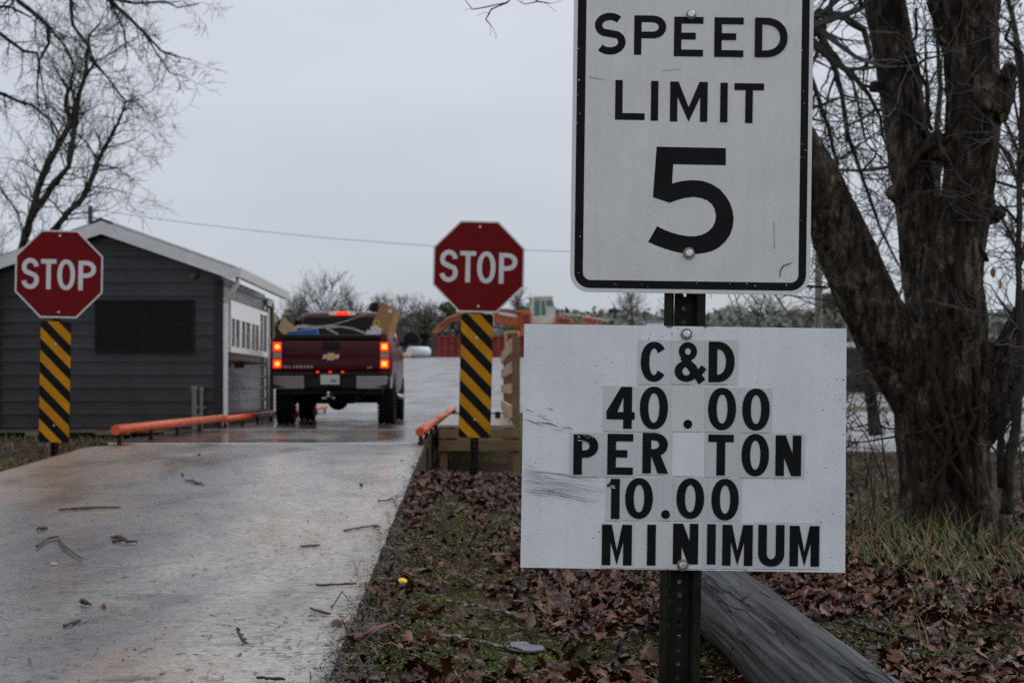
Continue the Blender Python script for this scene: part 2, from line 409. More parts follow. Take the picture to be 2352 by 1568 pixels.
def soil_mat():
    m, t, b = base_mat('leafy soil')
    v = coords(t)
    n = nse(t, v, 9, 8, .7); big = nse(t, v, .9, 5, .6); fine = nse(t, v, 60, 5, .7)
    c = ramp(t, n, [(.3, (.020, .012, .008)), (.5, (.045, .027, .017)), (.7, (.075, .045, .028))])
    c = mixc(t, ramp(t, big, [(.52, 0), (.66, .8)]), c, mixc(t, fine, (.030, .036, .007), (.085, .095, .018)))
    # beyond the verge: rough grass and grit
    sx = N(t, 'ShaderNodeSeparateXYZ'); t.links.new(v, sx.inputs[0])
    far = ramp(t, sx.outputs[1], [(0, 0), (1, 1)])
    mr_ = N(t, 'ShaderNodeMapRange'); mr_.inputs[1].default_value = 22; mr_.inputs[2].default_value = 27
    t.links.new(sx.outputs[1], mr_.inputs[0])
    c = mixc(t, mr_.outputs[0], c, ramp(t, n, [(.3, (.035, .040, .014)), (.5, (.07, .062, .026)), (.7, (.12, .092, .045))]))
    t.links.new(c, b.inputs['Base Color']); b.inputs['Roughness'].default_value = .85; b.inputs['Specular IOR Level'].default_value = .08
    h = N(t, 'ShaderNodeMath', operation='ADD'); t.links.new(n, h.inputs[0]); t.links.new(fine, h.inputs[1])
    bump(t, b, h.outputs[0], .9, .03)
    return m
M['soil'] = soil_mat()

def logwood_mat():
    m, t, b = base_mat('silver weathered wood')
    v = coords(t, (.9, 30, 30)); v2 = coords(t, (.6, 4, 4))
    fine = nse(t, v, 2.2, 6, .65, .1); big = nse(t, v2, 1.5, 4)
    c = ramp(t, big, [(.3, (.026, .027, .030)), (.5, (.052, .054, .060)), (.7, (.092, .096, .104))])
    c = mixc(t, .75, c, ramp(t, fine, [(.3, .6), (.6, 1.1)]), 'MULTIPLY')
    v3 = coords(t, (.22, 10, 10))
    ad = N(t, 'ShaderNodeVectorMath', operation='MULTIPLY_ADD'); ad.inputs[1].default_value = (.3, .3, .3)
    nn = N(t, 'ShaderNodeTexNoise', Scale=1.0, Detail=3); t.links.new(coords(t, (2, 4, 4)), nn.inputs['Vector'])
    t.links.new(nn.outputs[1], ad.inputs[0]); t.links.new(v3, ad.inputs[2])
    vo = N(t, 'ShaderNodeTexVoronoi', Scale=2.4, feature='DISTANCE_TO_EDGE'); t.links.new(ad.outputs[0], vo.inputs['Vector'])
    wd_ = nse(t, coords(t, (.8, 5, 5)), 2, 3)
    dv = N(t, 'ShaderNodeMath', operation='DIVIDE'); t.links.new(vo.outputs[0], dv.inputs[0]); t.links.new(ramp(t, wd_, [(.4, .004), (.7, .075)]), dv.inputs[1])
    k = ramp(t, dv.outputs[0], [(.3, .05), (1, 1)])
    c = mixc(t, 1, c, k, 'MULTIPLY')
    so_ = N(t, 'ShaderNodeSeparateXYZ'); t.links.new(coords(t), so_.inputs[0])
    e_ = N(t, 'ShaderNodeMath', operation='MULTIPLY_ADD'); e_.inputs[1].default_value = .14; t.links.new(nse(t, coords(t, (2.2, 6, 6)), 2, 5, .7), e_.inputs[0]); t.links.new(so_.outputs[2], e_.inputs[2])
    c = mixc(t, ramp(t, e_.outputs[0], [(.11, .92), (.165, 0)]), c, mixc(t, fine, (.014, .012, .011), (.042, .038, .036)))  # darker weathered underside, with bottom shading put into the colour as well
    t.links.new(c, b.inputs['Base Color']); b.inputs['Roughness'].default_value = .65; b.inputs['Specular IOR Level'].default_value = .2
    h = N(t, 'ShaderNodeMath', operation='MULTIPLY_ADD'); h.inputs[1].default_value = .4
    t.links.new(fine, h.inputs[0]); t.links.new(k, h.inputs[2])
    bump(t, b, h.outputs[0], .8, .012)
    return m
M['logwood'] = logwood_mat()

# ------------------------------------------------------------------ terrain
RAMP_Y1, RAMP_Z1, RAMP_S = 17.2, .565, .03
DECK_Y1 = 41.0
def ramp_z(y): return RAMP_Z1 - RAMP_S * (RAMP_Y1 - y)
def ramp_r(y): return -.597 + (y - 5.17) * (-.937 + .597) / (17.2 - 5.17)
def ramp_l(y): return -4.30 + (y - 13.5) * (-.13) / 3.7
def gz(x, y):
    near = .25 + .012 * min(0, y - 6)
    near += .17 * sstep(-4.5, -6.2, x) if x < 0 else 0
    near -= .19 * math.exp(-((x - .1) / 1.6) ** 2 - ((y - 21.5) / 3.6) ** 2)
    if y < 17:
        d = x - ramp_r(y) if x > -2.5 else ramp_l(y) - x
        if d > -.3: near += max(0, ramp_z(y) - .012 - near) * math.exp(-(max(0, d) / .75) ** 2) * sstep(16.4, 12.5, y) if x > -2.5 else max(0, ramp_z(y) - .03 - near) * math.exp(-(max(0, d) / .6) ** 2)
    L = .25 + .30 * sstep(34, 41, y) + .0485 * max(0, min(y, 90) - 41) - .03 * max(0, min(y, 110) - 91)
    R = .25 + .0195 * max(0, min(y, 75) - 24) + .022 * max(0, min(y, 110) - 75)
    t = sstep(3, 13, x)
    far = L * (1 - t) + R * t
    k = sstep(20, 34, y)
    return near * (1 - k) + far * k
def road_y0(x): return 41.0 - 18.0 * sstep(2.0, 5.0, x)
def on_road(x, y): return -26 < x < 60 and y > road_y0(x) and y < 92
def axis(parts):
    a = []
    for p, q, n in parts: a += list(np.linspace(p, q, n, endpoint=False))
    return a + [parts[-1][1]]
def ground():
    xs = axis([(-280, -40, 10), (-40, -6, 18), (-6, 6, 90), (6, 20, 28), (20, 60, 16), (60, 280, 10)])
    ys = axis([(-6, 3, 8), (3, 14, 110), (14, 26, 50), (26, 46, 24), (46, 120, 38), (120, 400, 12)])
    V = []
    for y in ys:
        for x in xs:
            z = gz(x, y)
            if y < 30: z += .022 * noise.noise((x * 1.7, y * 1.7, 3.1)) + .010 * noise.noise((x * 6, y * 6, 1.7))
            if on_road(x, y): z -= .07
            if y < 17.6 and ramp_l(y) - .1 < x < ramp_r(y) + .12:
                z = min(z, ramp_z(y) - .05) if x < ramp_r(y) - .02 else min(z, ramp_z(y) - .012)
            V.append((x, y, z))
    nx = len(xs)
    Fq = [(j * nx + i, j * nx + i + 1, (j + 1) * nx + i + 1, (j + 1) * nx + i) for j in range(len(ys) - 1) for i in range(nx - 1)]
    o = np_mesh('ground', np.array(V), np.array(Fq), M['soil'], smooth=True)
    tag(o, 'dark leafy soil verge with moss', 'ground', kind='structure')
ground()
def road():
    xs = axis([(-26, 1.5, 20), (1.5, 6, 24), (6, 60, 30)]); n = 46; V = []; nx = len(xs)
    for j in range(n + 1):
        for x in xs:
            y0 = road_y0(x); y = y0 + (92 - y0) * (j / n) ** 1.15
            V.append((x, y, gz(x, y) + .004))
    Fq = [(j * nx + i, j * nx + i + 1, (j + 1) * nx + i + 1, (j + 1) * nx + i) for j in range(n) for i in range(nx - 1)]
    tag(np_mesh('road', np.array(V), np.array(Fq), M['road'], smooth=True), 'wet grey yard road rising beyond the weighbridge', 'road', kind='structure')
    b = MB()
    for k in range(40):
        x0 = 5 + k * .6; x1 = x0 + .6
        b.add([(x0, 41 - .2 * math.sin(k), gz(x0, 41) + .014), (x1, 41 - .2 * math.sin(k + 1), gz(x1, 41) + .014), (x1, 43.6, gz(x1, 43.6) + .014), (x0, 43.6, gz(x0, 43.6) + .014)], [(0, 1, 2, 3)])
    tag(b.build('verge', M['brush'], fix=False), 'strip of yellow grass dividing the wet road', 'verge', kind='structure')
road()
def ramp_build():
    b = MB(); ys = axis([(-4, 4, 8), (4, 17.0, 52), (17.0, 17.2, 2)])
    top = []
    for y in ys:
        l, r = ramp_l(y), ramp_r(y)
        if y > 16.6: l += .5 * ((y - 16.6) / .6) ** 2
        row = []
        for k in range(13):
            x = l + (r - l) * k / 12
            dz = .004 * noise.noise((x * 2, y * 2, 0))
            if k == 12: x += .012 * noise.noise((y * 5, 1, 2)); dz -= .006
            row.append((x, y, ramp_z(y) + dz))
        top.append(row)
    vs = [v for r in top for v in r]; n = 13
    b.add(vs, [(j * n + i, j * n + i + 1, (j + 1) * n + i + 1, (j + 1) * n + i) for j in range(len(ys) - 1) for i in range(n - 1)], 0)
    for k, off in ((12, .015), (0, -.015)):
        sv = []
        for j in range(len(ys)):
            x, y, z = top[j][k]; sv += [(x, y, z), (x + off, y, z - .02), (x + off * 2, y, z - .7)]
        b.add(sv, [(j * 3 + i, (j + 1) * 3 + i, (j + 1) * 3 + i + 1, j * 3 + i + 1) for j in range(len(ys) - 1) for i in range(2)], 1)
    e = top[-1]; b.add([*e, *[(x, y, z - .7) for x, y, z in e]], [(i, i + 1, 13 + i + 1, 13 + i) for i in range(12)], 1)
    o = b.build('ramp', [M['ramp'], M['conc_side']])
    tag(o, 'wet concrete ramp leading up to the weighbridge', 'ramp', kind='structure')
ramp_build()
# ------------------------------------------------------------------ lettering
class GL(MB):
    """flat lettering: every piece lies a hair above the one before it"""
    def __init__(s, sc, ang=0, org=(0, 0), y=0): MB.__init__(s); s.sc = sc; s.k = 0; s.base = y; s.ca, s.sa = math.cos(ang), math.sin(ang); s.org = org
    def pt(s, p): return ((p[0] - s.org[0]) * s.sc, s.base - .00012 * s.k, (p[1] - s.org[1]) * s.sc)
    def poly(s, pts, mi=0):
        s.k += 1
        tr = geometry.tessellate_polygon([[Vector((p[0], p[1], 0)) for p in pts]])
        s.add([s.pt(p) for p in pts], [tuple(t) for t in tr], mi)
    def rect(s, x0, y0, x1, y1, mi=0): s.poly([(x0, y0), (x1, y0), (x1, y1), (x0, y1)], mi)
    def ring(s, cx, cy, rx, ry, sx, sy, a0=0, a1=360, n=28, p=2.0, mi=0):
        s.k += 1; vs = []; fs = []
        for i in range(n + 1):
            a = math.radians(a0 + (a1 - a0) * i / n); c, q = math.cos(a), math.sin(a)
            c = math.copysign(abs(c) ** (2 / p), c); q = math.copysign(abs(q) ** (2 / p), q)
            vs += [s.pt((cx + rx * c, cy + ry * q)), s.pt((cx + (rx - sx) * c, cy + (ry - sy) * q))]
        for i in range(n): fs.append((2 * i, 2 * i + 1, 2 * i + 3, 2 * i + 2))
        s.add(vs, fs, mi)
    def pen(s, pts, wd, mi=0):
        s.k += 1; P_ = [Vector(p) for p in pts]; vs = []
        for i, p in enumerate(P_):
            t = (P_[min(i + 1, len(P_) - 1)] - P_[max(0, i - 1)]).normalized(); nrm = Vector((-t.y, t.x))
            ww = wd[i] if hasattr(wd, '__len__') else wd
            vs += [s.pt(p + nrm * ww / 2), s.pt(p - nrm * ww / 2)]
        s.add(vs, [(2 * i, 2 * i + 1, 2 * i + 3, 2 * i + 2) for i in range(len(P_) - 1)], mi)
    def disc(s, cx, cy, r, mi=0): s.poly([(cx + r * math.cos(a * PI / 12), cy + r * math.sin(a * PI / 12)) for a in range(24)], mi)
    def glyph(s, ch, x0, y0, x1, y1, sv, sh=None, mi=0, spine=(250, 70)):
        sh = sh or sv * .92; w_, h = x1 - x0, y1 - y0; xc, yc = (x0 + x1) / 2, (y0 + y1) / 2
        R = lambda a, b, c, d: s.rect(a, b, c, d, mi)
        if ch == 'I': R(xc - sv / 2, y0, xc + sv / 2, y1)
        elif ch == 'L': R(x0, y0, x0 + sv, y1); R(x0 + sv, y0, x1, y0 + sh)
        elif ch == 'T': R(xc - sv / 2, y0, xc + sv / 2, y1 - sh); R(x0, y1 - sh, x1, y1)
        elif ch == 'E':
            R(x0, y0, x0 + sv, y1); R(x0 + sv, y1 - sh, x1, y1); R(x0 + sv, y0, x1, y0 + sh)
            R(x0 + sv, yc - sh * .42, x0 + sv + (w_ - sv) * .66, yc + sh * .58)
        elif ch in 'PRD':
            bh = h if ch == 'D' else h * .58
            rx = min(w_ * .62, bh * .62) if ch != 'D' else w_ * .68; cx = x1 - rx
            R(x0, y0, x0 + sv, y1)
            R(x0 + sv, y1 - sh, cx, y1); R(x0 + sv, y1 - bh, cx, y1 - bh + sh)
            s.ring(cx, y1 - bh / 2, rx, bh / 2, sv, sh, -90, 90, 20, 2.15, mi)
            if ch == 'R': s.poly([(x1 - sv * 1.12, y0), (x1 + sv * .08, y0), (xc + sv * .55, y1 - bh + sh * .4), (xc - sv * .55, y1 - bh + sh * .4)], mi)
        elif ch in 'O0': s.ring(xc, yc, w_ / 2, h / 2, sv, sh, 0, 360, 40, 2.15, mi)
        elif ch == 'C': s.ring(xc, yc, w_ / 2, h / 2, sv, sh, 38, 322, 34, 2.15, mi)
        elif ch == 'U':
            ry = w_ * .52; R(x0, y0 + ry, x0 + sv, y1); R(x1 - sv, y0 + ry, x1, y1)
            s.ring(xc, y0 + ry, w_ / 2, ry, sv, sh, 180, 360, 22, 2.2, mi)
        elif ch == 'N':
            R(x0, y0, x0 + sv, y1); R(x1 - sv, y0, x1, y1)
            s.poly([(x0, y1), (x0 + sv * 1.15, y1), (x1, y0), (x1 - sv * 1.15, y0)], mi)
        elif ch in 'M':
            R(x0, y0, x0 + sv, y1); R(x1 - sv, y0, x1, y1)
            s.poly([(x0, y1), (x0 + sv * 1.12, y1), (xc, y0 + h * .36), (xc, y0), (x0 + sv * .9, y0 + h * .66)], mi)
            s.poly([(x1, y1), (x1 - sv * 1.12, y1), (xc, y0 + h * .36), (xc, y0), (x1 - sv * .9, y0 + h * .66)], mi)
        elif ch == 'V':
            s.poly([(x0, y1), (x0 + sv, y1), (xc + sv / 2, y0), (xc - sv / 2, y0)], mi); s.poly([(x1, y1), (x1 - sv, y1), (xc - sv / 2, y0), (xc + sv / 2, y0)], mi)
        elif ch == 'A':
            s.poly([(x0, y0), (x0 + sv, y0), (xc + sv / 2, y1), (xc - sv / 2, y1)], mi); s.poly([(x1, y0), (x1 - sv, y0), (xc - sv / 2, y1), (xc + sv / 2, y1)], mi)
            R(x0 + sv, y0 + h * .25, x1 - sv, y0 + h * .25 + sh)
        elif ch == '1':
            R(x1 - sv, y0, x1, y1)
            s.poly([(x0, y1 - h * .20), (x0, y1 - h * .145), (x0 + w_ * .22, y1 - h * .10), (x1 - sv - w_ * .02, y1), (x1 - sv, y1), (x1 - sv, y1 - h * .20)], mi)
        elif ch == '4':
            cx = x1 - w_ * .10 - sv; R(cx, y0, cx + sv, y1)
            yb = y0 + h * .22; R(x0, yb, x1, yb + sh)
            s.poly([(x0, yb + sh * .4), (x0, yb + sh * 1.1), (cx - w_ * .08, y1), (cx + sv * .3, y1), (cx + sv * .1, y1 - sv * .9), (x0 + sv * 1.05, yb + sh * .4)], mi)
        elif ch == '.': s.disc(xc, yc, w_ / 2, mi)
        elif ch == 'S':
            rx, ry = w_ / 2 - sv / 2, h / 4 - sh / 4 + h * .005
            cu, cl = y1 - sh / 2 - ry, y0 + sh / 2 + ry * 1.03
            pts = []
            for i in range(17):
                a = math.radians(spine[2] + (spine[0] - spine[2]) * i / 16) if len(spine) > 2 else math.radians(35 + (spine[0] - 35) * i / 16)
                pts.append((xc + rx * .96 * math.cos(a), cu + ry * math.sin(a)))
            for i in range(17):
                a1 = -145 if len(spine) < 4 else spine[3]
                a = math.radians(spine[1] + (a1 - spine[1]) * i / 16)
                pts.append((xc + rx * math.cos(a), cl + ry * 1.03 * math.sin(a)))
            s.pen(pts, sv, mi)
        elif ch == '&':
            s.ring(x0 + w_ * .43, y1 - h * .235, w_ * .30, h * .235, sv * .72, sh * .8, 0, 360, 26, 2, mi)
            s.ring(x0 + w_ * .385, y0 + h * .265, w_ * .385, h * .265, sv * .9, sh * .85, 0, 360, 28, 2, mi)
            s.pen([(x0 + w_ * .28, y1 - h * .36), (x1 - w_ * .09, y0)], sv * .92, mi)
            s.pen([(x1 - w_ * .03, y0 + h * .37), (x0 + w_ * .66, y0 + h * .10)], sv * .75, mi)

def rrect(x0, y0, x1, y1, r, n=8):
    pts = []
    for cx, cy, a in ((x1 - r, y1 - r, 0), (x0 + r, y1 - r, 90), (x0 + r, y0 + r, 180), (x1 - r, y0 + r, 270)):
        for i in range(n + 1):
            t = math.radians(a + 90 * i / n); pts.append((cx + r * math.cos(t), cy + r * math.sin(t)))
    return pts
def u_post(b, zlo, zhi, wd, dep, first_hole, pitch, r, th=.004, n=16):
    """perforated hat channel; open side faces the viewer (-y); web at y=dep"""
    h = wd / 2; web = wd * .19
    prof = [(-h, .0), (-h * .62, .0), (-web * 1.25, dep), (web * 1.25, dep), (h * .62, .0), (h, .0)]
    for i in (0, 1, 3, 4):
        (xa, ya), (xb, yb) = prof[i], prof[i + 1]
        b.add([(xa, ya, zlo), (xb, yb, zlo), (xb, yb, zhi), (xa, ya, zhi), (xa, ya + th, zlo), (xb, yb + th, zlo), (xb, yb + th, zhi), (xa, ya + th, zhi)],
              [(0, 1, 2, 3), (7, 6, 5, 4), (0, 4, 5, 1), (3, 2, 6, 7), (0, 3, 7, 4), (1, 5, 6, 2)])
    xw = web * 1.25; z = first_hole
    while z - pitch > zlo: z -= pitch
    cells = []
    while z - pitch / 2 < zhi:
        cells.append(z); z += pitch
    for zc in cells:
        za, zb = max(zlo, zc - pitch / 2), min(zhi, zc + pitch / 2)
        if zb - za < pitch * .95: b.add([(-xw, dep, za), (xw, dep, za), (xw, dep, zb), (-xw, dep, zb)], [(0, 1, 2, 3)]); continue
        o_, i_ = [], []
        for k in range(n):
            a = 2 * PI * k / n; c, s_ = math.cos(a), math.sin(a)
            m = min(xw / max(1e-6, abs(c)), (pitch / 2) / max(1e-6, abs(s_)))
            o_.append((c * m, dep, zc + s_ * m)); i_.append((c * r, dep, zc + s_ * r))
        i2 = [(x, y + th, zz) for x, y, zz in i_]
        # corners
        vs = o_ + i_ + i2 + [(xw, dep, zb), (-xw, dep, zb), (-xw, dep, za), (xw, dep, za)]
        fs = [(k, (k + 1) % n, n + (k + 1) % n, n + k) for k in range(n)] + [(n + k, n + (k + 1) % n, 2 * n + (k + 1) % n, 2 * n + k) for k in range(n)]
        def near_(a): return int(round(a / (2 * PI) * n)) % n
        b.add(vs, fs)
        angs = [math.atan2(q[2] - zc, q[0]) % (2 * PI) for q in o_]
        for ci, (sx_, sz_) in enumerate(((1, 1), (-1, 1), (-1, -1), (1, -1))):
            ca = math.atan2(sz_ * pitch / 2, sx_ * xw) % (2 * PI)
            k = max((q for q in range(n) if angs[q] <= ca + 1e-6), key=lambda q: angs[q]); k2 = (k + 1) % n
            b.add([o_[k], o_[k2], (sx_ * xw, dep, zc + sz_ * pitch / 2)], [(0, 1, 2)])
def bolt(parent, x, y, z, rw, rb, name='bolt'):
    b = MB(); n = 24
    b.tube([(x, y, z), (x, y - .0018, z)], rw, n, 0)
    g = MB(); g.tube([(x, y - .0019, z), (x, y - .0105, z)], [rb * 1.12, rb * 1.12], 6, 0); g.tube([(x, y - .0106, z), (x, y - .0118, z)], [rb * .98, rb * .8], 16, 0)
    o = b.build('washer', M['washer'], parent, bevel=.0006)
    h = g.build(name, M['zinc'], o, bevel=.0008)
    return o

# ------------------------------------------------------------------ the speed limit post
YS = 4.1; SC = YS / F; TH = math.radians(.80); ORG = (1575.0, 700.0)
def L(px, py):
    dx, dy = px - ORG[0], ORG[1] - py
    return (dx * math.cos(TH) - dy * math.sin(TH), dx * math.sin(TH) + dy * math.cos(TH))
def speed_sign():
    org = P(ORG[0], ORG[1], YS)
    t = thing('road_sign', 'white speed limit plate bolted above a white price board on a dark perforated post', 'road sign', org, (0, TH, 0))
    b = MB(); zl = -1.32
    u_post(b, zl, .95, 95 * SC, .034, L(1572, 707)[1] * SC, 31.6 * SC, 5.4 * SC)
    for i in range(len(b.v)): x, y, z = b.v[i]; b.v[i] = (x + L(1575, 712)[0] * SC + .0030 * min(0, z), y + .004, z)
    b.build('post', M['post'], t)
    A = lambda x, y: (1177.1 + x * .4578, y * .4578)
    # plate
    l0, b0 = L(1309, 660)[0], L(1580, 674)[1]; r0 = l0 + 551; top = b0 + 742
    pl = MB(); pl.prism([(x * SC, z * SC) for x, z in rrect(l0, b0, r0, top, 44)], 1, -.002, .0)
    po = pl.build('speed_plate', M['sign_white'], t, bevel=.0006)
    g = GL(SC, y=-.0024)
    i0 = rrect(l0 + 9.5, b0 + 9.5, r0 - 9.5, top - 9.5, 36); i1 = rrect(l0 + 29, b0 + 28, r0 - 27, top - 28, 18)
    n = len(i0); g.k += 1
    g.add([g.pt(p) for p in i0] + [g.pt(p) for p in i1], [(k, (k + 1) % n, n + (k + 1) % n, n + k) for k in range(n)])
    g.build('border', M['vinyl'], po, fix=False)
    g = GL(SC, y=-.0024)
    def put(ch, x0, y0, x1, y1, sv, sh=None, conv=A, gg=None, **k):
        (cx, cy) = L(*conv((x0 + x1) / 2, (y0 + y1) / 2)); f = conv(1, 0)[0] - conv(0, 0)[0]
        hw, hh = (x1 - x0) / 2 * f, (y1 - y0) / 2 * f
        (gg or g).glyph(ch, cx - hw, cy - hh, cx + hw, cy + hh, sv * f, (sh or sv * .92) * f, **k)
    for ch, x0, y0, x1, y1 in (('S', 410, 68, 568, 275), ('P', 610, 80, 770, 278), ('E', 810, 87, 956, 285), ('E', 1012, 90, 1158, 288), ('D', 1215, 92, 1379, 290),
                               ('L', 515, 404, 664, 603), ('I', 695, 408, 730, 607), ('M', 790, 412, 978, 612), ('I', 1043, 417, 1077, 615), ('T', 1112, 420, 1260, 619)):
        if ch == 'L': g.build('speed_word', M['vinyl'], po, fix=False); g = GL(SC, y=-.0024)
        put(ch, x0, y0, x1, y1, 37, 34, gg=g, spine=(232, 52, 40, -142))
    g.build('limit_word', M['vinyl'], po, fix=False); g = GL(SC, y=-.0024)
    five = [(723, 737), (1070, 744), (1070, 830), (806, 825), (800, 922), (830, 913), (860, 908), (890, 905), (925, 905), (960, 910), (1000, 925), (1040, 950), (1070, 985), (1092, 1022), (1104, 1060),
            (1109, 1100), (1104, 1140), (1090, 1180), (1066, 1214), (1035, 1242), (1000, 1260), (960, 1270), (915, 1275), (870, 1273), (820, 1264), (770, 1250), (720, 1232), (680, 1214),
            (725, 1135), (765, 1155), (800, 1168), (840, 1179), (880, 1185), (915, 1186), (950, 1178), (980, 1163), (1003, 1140), (1017, 1110), (1020, 1080), (1014, 1050), (1000, 1025), (975, 1005), (945, 994), (910, 989),
            (870, 993), (830, 1003), (788, 1018), (704, 990)]
    g.poly([L(*A(*p)) for p in five])
    g.build('numeral', M['vinyl'], po, fix=False)
    # scratches and chips
    g = GL(SC, y=-.0034); rg = random.Random(5)
    g.pen([L(*A(*p)) for p in ((1340, 1390), (1344, 1355), (1360, 1332), (1385, 1325), (1405, 1315))], [2.2, 3, 3.4, 3, .6])
    g.pen([L(*A(*p)) for p in ((385, 388), (465, 403))], 1); g.pen([L(*A(*p)) for p in ((1310, 1110), (1313, 1250))], .8); g.pen([L(*A(*p)) for p in ((750, 357), (845, 350))], .8)
    absorb(po, g, M['scratch'])
    g = GL(SC, y=-.0040)
    for k in range(26):
        if k < 17: x, y = (rg.choice((rg.uniform(318, 350), rg.uniform(1436, 1468))), rg.uniform(60, 1400))
        else: x, y = rg.uniform(380, 1400), rg.uniform(1412, 1440)
        q = L(*A(x, y)); r = rg.uniform(.6, 2.0)
        g.poly([(q[0] + r * rg.uniform(.5, 1.2) * math.cos(a), q[1] + r * rg.uniform(.6, 1.3) * math.sin(a)) for a in (0, 1.2, 2.2, 3.4, 4.6, 5.4)])
    absorb(po, g, M['sign_white'])
    for px, py, rw in ((A(895, 76)[0], A(895, 76)[1], 11), (A(884, 1271)[0], A(884, 1271)[1], 13.6)):
        q = L(px, py); bolt(po, q[0] * SC, -.0042, q[1] * SC, rw * SC, 8.2 * SC)
    # price board
    Bc = lambda x, y: (1177.1 + x * .5681, 677.6 + y * .5681)
    q0 = [L(*Bc(*p)) for p in ((48, 117), (1350, 136), (1344, 1121), (32, 1100))]
    cx0 = (q0[0][0] + q0[3][0]) / 2; cx1 = (q0[1][0] + q0[2][0]) / 2; cy1 = (q0[0][1] + q0[1][1]) / 2; cy0 = (q0[2][1] + q0[3][1]) / 2
    ml = MB(); cor = [(cx0 + (q0[i][0] - cx0 if i in (0, 3) else 0) if i in (0, 3) else q0[i][0], q0[i][1]) for i in range(4)]
    ml.prism([(x * SC, z * SC) for x, z in cor], 1, -.0030, .0)
    bo = ml.build('price_board', M['board'], t, bevel=.0006)
    tiles = [('C', 505, 180, 640, 362, 518, 188, 625, 350, 0), ('&', 640.8, 182, 776, 362, 655, 190, 778, 350, 0), ('D', 776.8, 180, 912, 362, 792, 188, 897, 352, 0),
             ('4', 365, 366, 503, 552, 380, 370, 494, 539, 0), ('0', 503.8, 367, 640, 553, 514, 369, 628, 542, 0), ('.', 640.8, 364, 776, 553, 690, 503, 726, 539, 1), ('0', 776.8, 373, 912.6, 555, 790, 374, 903, 545, 0), ('0', 913.4, 375, 1049, 556, 928, 377, 1039, 547, 0),
             ('P', 230, 554, 366.6, 735, 246, 562, 346, 725, 0), ('E', 367.4, 556, 502.6, 736, 383, 560, 487, 725, 0), ('R', 503.4, 554, 644, 728, 525, 556, 627, 720, 0), ('', 645, 554, 775, 732, 0, 0, 0, 0, 2), ('T', 776, 557, 911, 736, 790, 563, 893, 728, 0),
             ('O', 912, 557, 1047, 738, 925, 560, 1036, 731, 0), ('N', 1048, 557, 1182, 740, 1062, 566, 1166, 730, 0),
             ('1', 375, 737, 444.6, 912, 381, 741, 433, 903, 0), ('0', 445.4, 736, 581, 911, 455, 738, 567, 903, 0), ('.', 582, 733, 649, 912, 600, 867, 636, 903, 0), ('0', 651, 733, 787, 913, 662, 739, 774, 903, 0), ('0', 788, 739, 925, 914, 803, 741, 914, 909, 0),
             ('M', 358, 915, 489, 1102, 361, 926, 482, 1090, 1), ('I', 490, 916, 631, 1104, 544, 926, 578, 1091, 1), ('N', 632, 917, 767, 1106, 648, 922, 750, 1086, 1), ('I', 768, 918, 834, 1106, 786, 924, 820, 1087, 0), ('M', 835, 919, 974, 1106, 847, 927, 970, 1092, 0),
             ('U', 975, 916, 1114, 1107, 992, 927, 1098, 1095, 0), ('M', 1115, 917, 1246, 1107, 1119, 931, 1239, 1095, 1)]
    rg = random.Random(11)
    for n_, (ch, a, b_, c, d, gx0, gy0, gx1, gy1, k) in enumerate(tiles):
        g = GL(SC, y=-.0034)
        ce = [L(*Bc(*p)) for p in ((a, b_), (c, b_), (c, d), (a, d))]
        mx = (ce[0][0] + ce[3][0]) / 2; Mx = (ce[1][0] + ce[2][0]) / 2; my = (ce[2][1] + ce[3][1]) / 2; My = (ce[0][1] + ce[1][1]) / 2
        if ch != '&' or True: g.prism([((x - 0) * SC, z * SC) for x, z in rrect(mx, my, Mx, My, 2.0, 3)], 1, -.0038, -.0031, 0)
        g.base = -.0040
        # curled edge nicks and bubbles of the sticker
        g.k = 0
        for _ in range(5):
            ey = rg.uniform(my + 4, My - 4); sx_ = rg.choice((mx, Mx))
            g.pen([(sx_ - 1.5, ey), (sx_ + rg.uniform(2, 6) * (1 if sx_ == mx else -1), ey + rg.uniform(-1.5, 1.5))], [.9, .4], 2)
        for _ in range(3): g.pen([(mx + rg.uniform(0, 8), my + .5), (mx + rg.uniform(20, Mx - mx), my + rg.uniform(.2, .8))], .5, 3)
        if ch: put(ch, gx0, gy0, gx1, gy1, {'.': 1}.get(ch, 35), {'0': 27, 'O': 27, 'C': 27}.get(ch, 30), conv=Bc, gg=g, mi=1)
        o = g.build('letter_tile', [(M['tile'], M['tile_cream'], M['tile_white'])[k], M['vinyl'], M['tile_white'], M['scratch']], bo)
    g = GL(SC, y=-.0062); H = lambda x, y: L(*((2080 + x / 3.136) / 1.7415, (1580 + y / 3.136) / 1.7415) if False else ((2080 + x / 3.1357) / 1.7415, (1580 + y / 3.1357) / 1.7415))
    lines = [([(45, 170), (100, 185), (180, 212)], 9), ([(330, 158), (380, 168), (418, 198)], 12), ([(225, 233), (355, 262)], 6), ([(205, 255), (265, 262), (300, 290), (380, 318)], 14), ([(48, 298), (100, 310), (160, 335), (285, 382)], 14),
             ([(200, 338), (300, 345), (380, 355), (475, 395)], 22), ([(515, 405), (620, 408), (665, 440)], 18), ([(412, 432), (500, 436), (545, 446)], 8), ([(370, 492), (490, 500)], 5), ([(795, 282), (828, 288)], 9), ([(775, 316), (800, 320)], 7), ([(240, 408), (275, 414)], 8),
             ([(38, 848), (95, 846)], 8), ([(78, 880), (140, 886), (185, 905)], 8)]
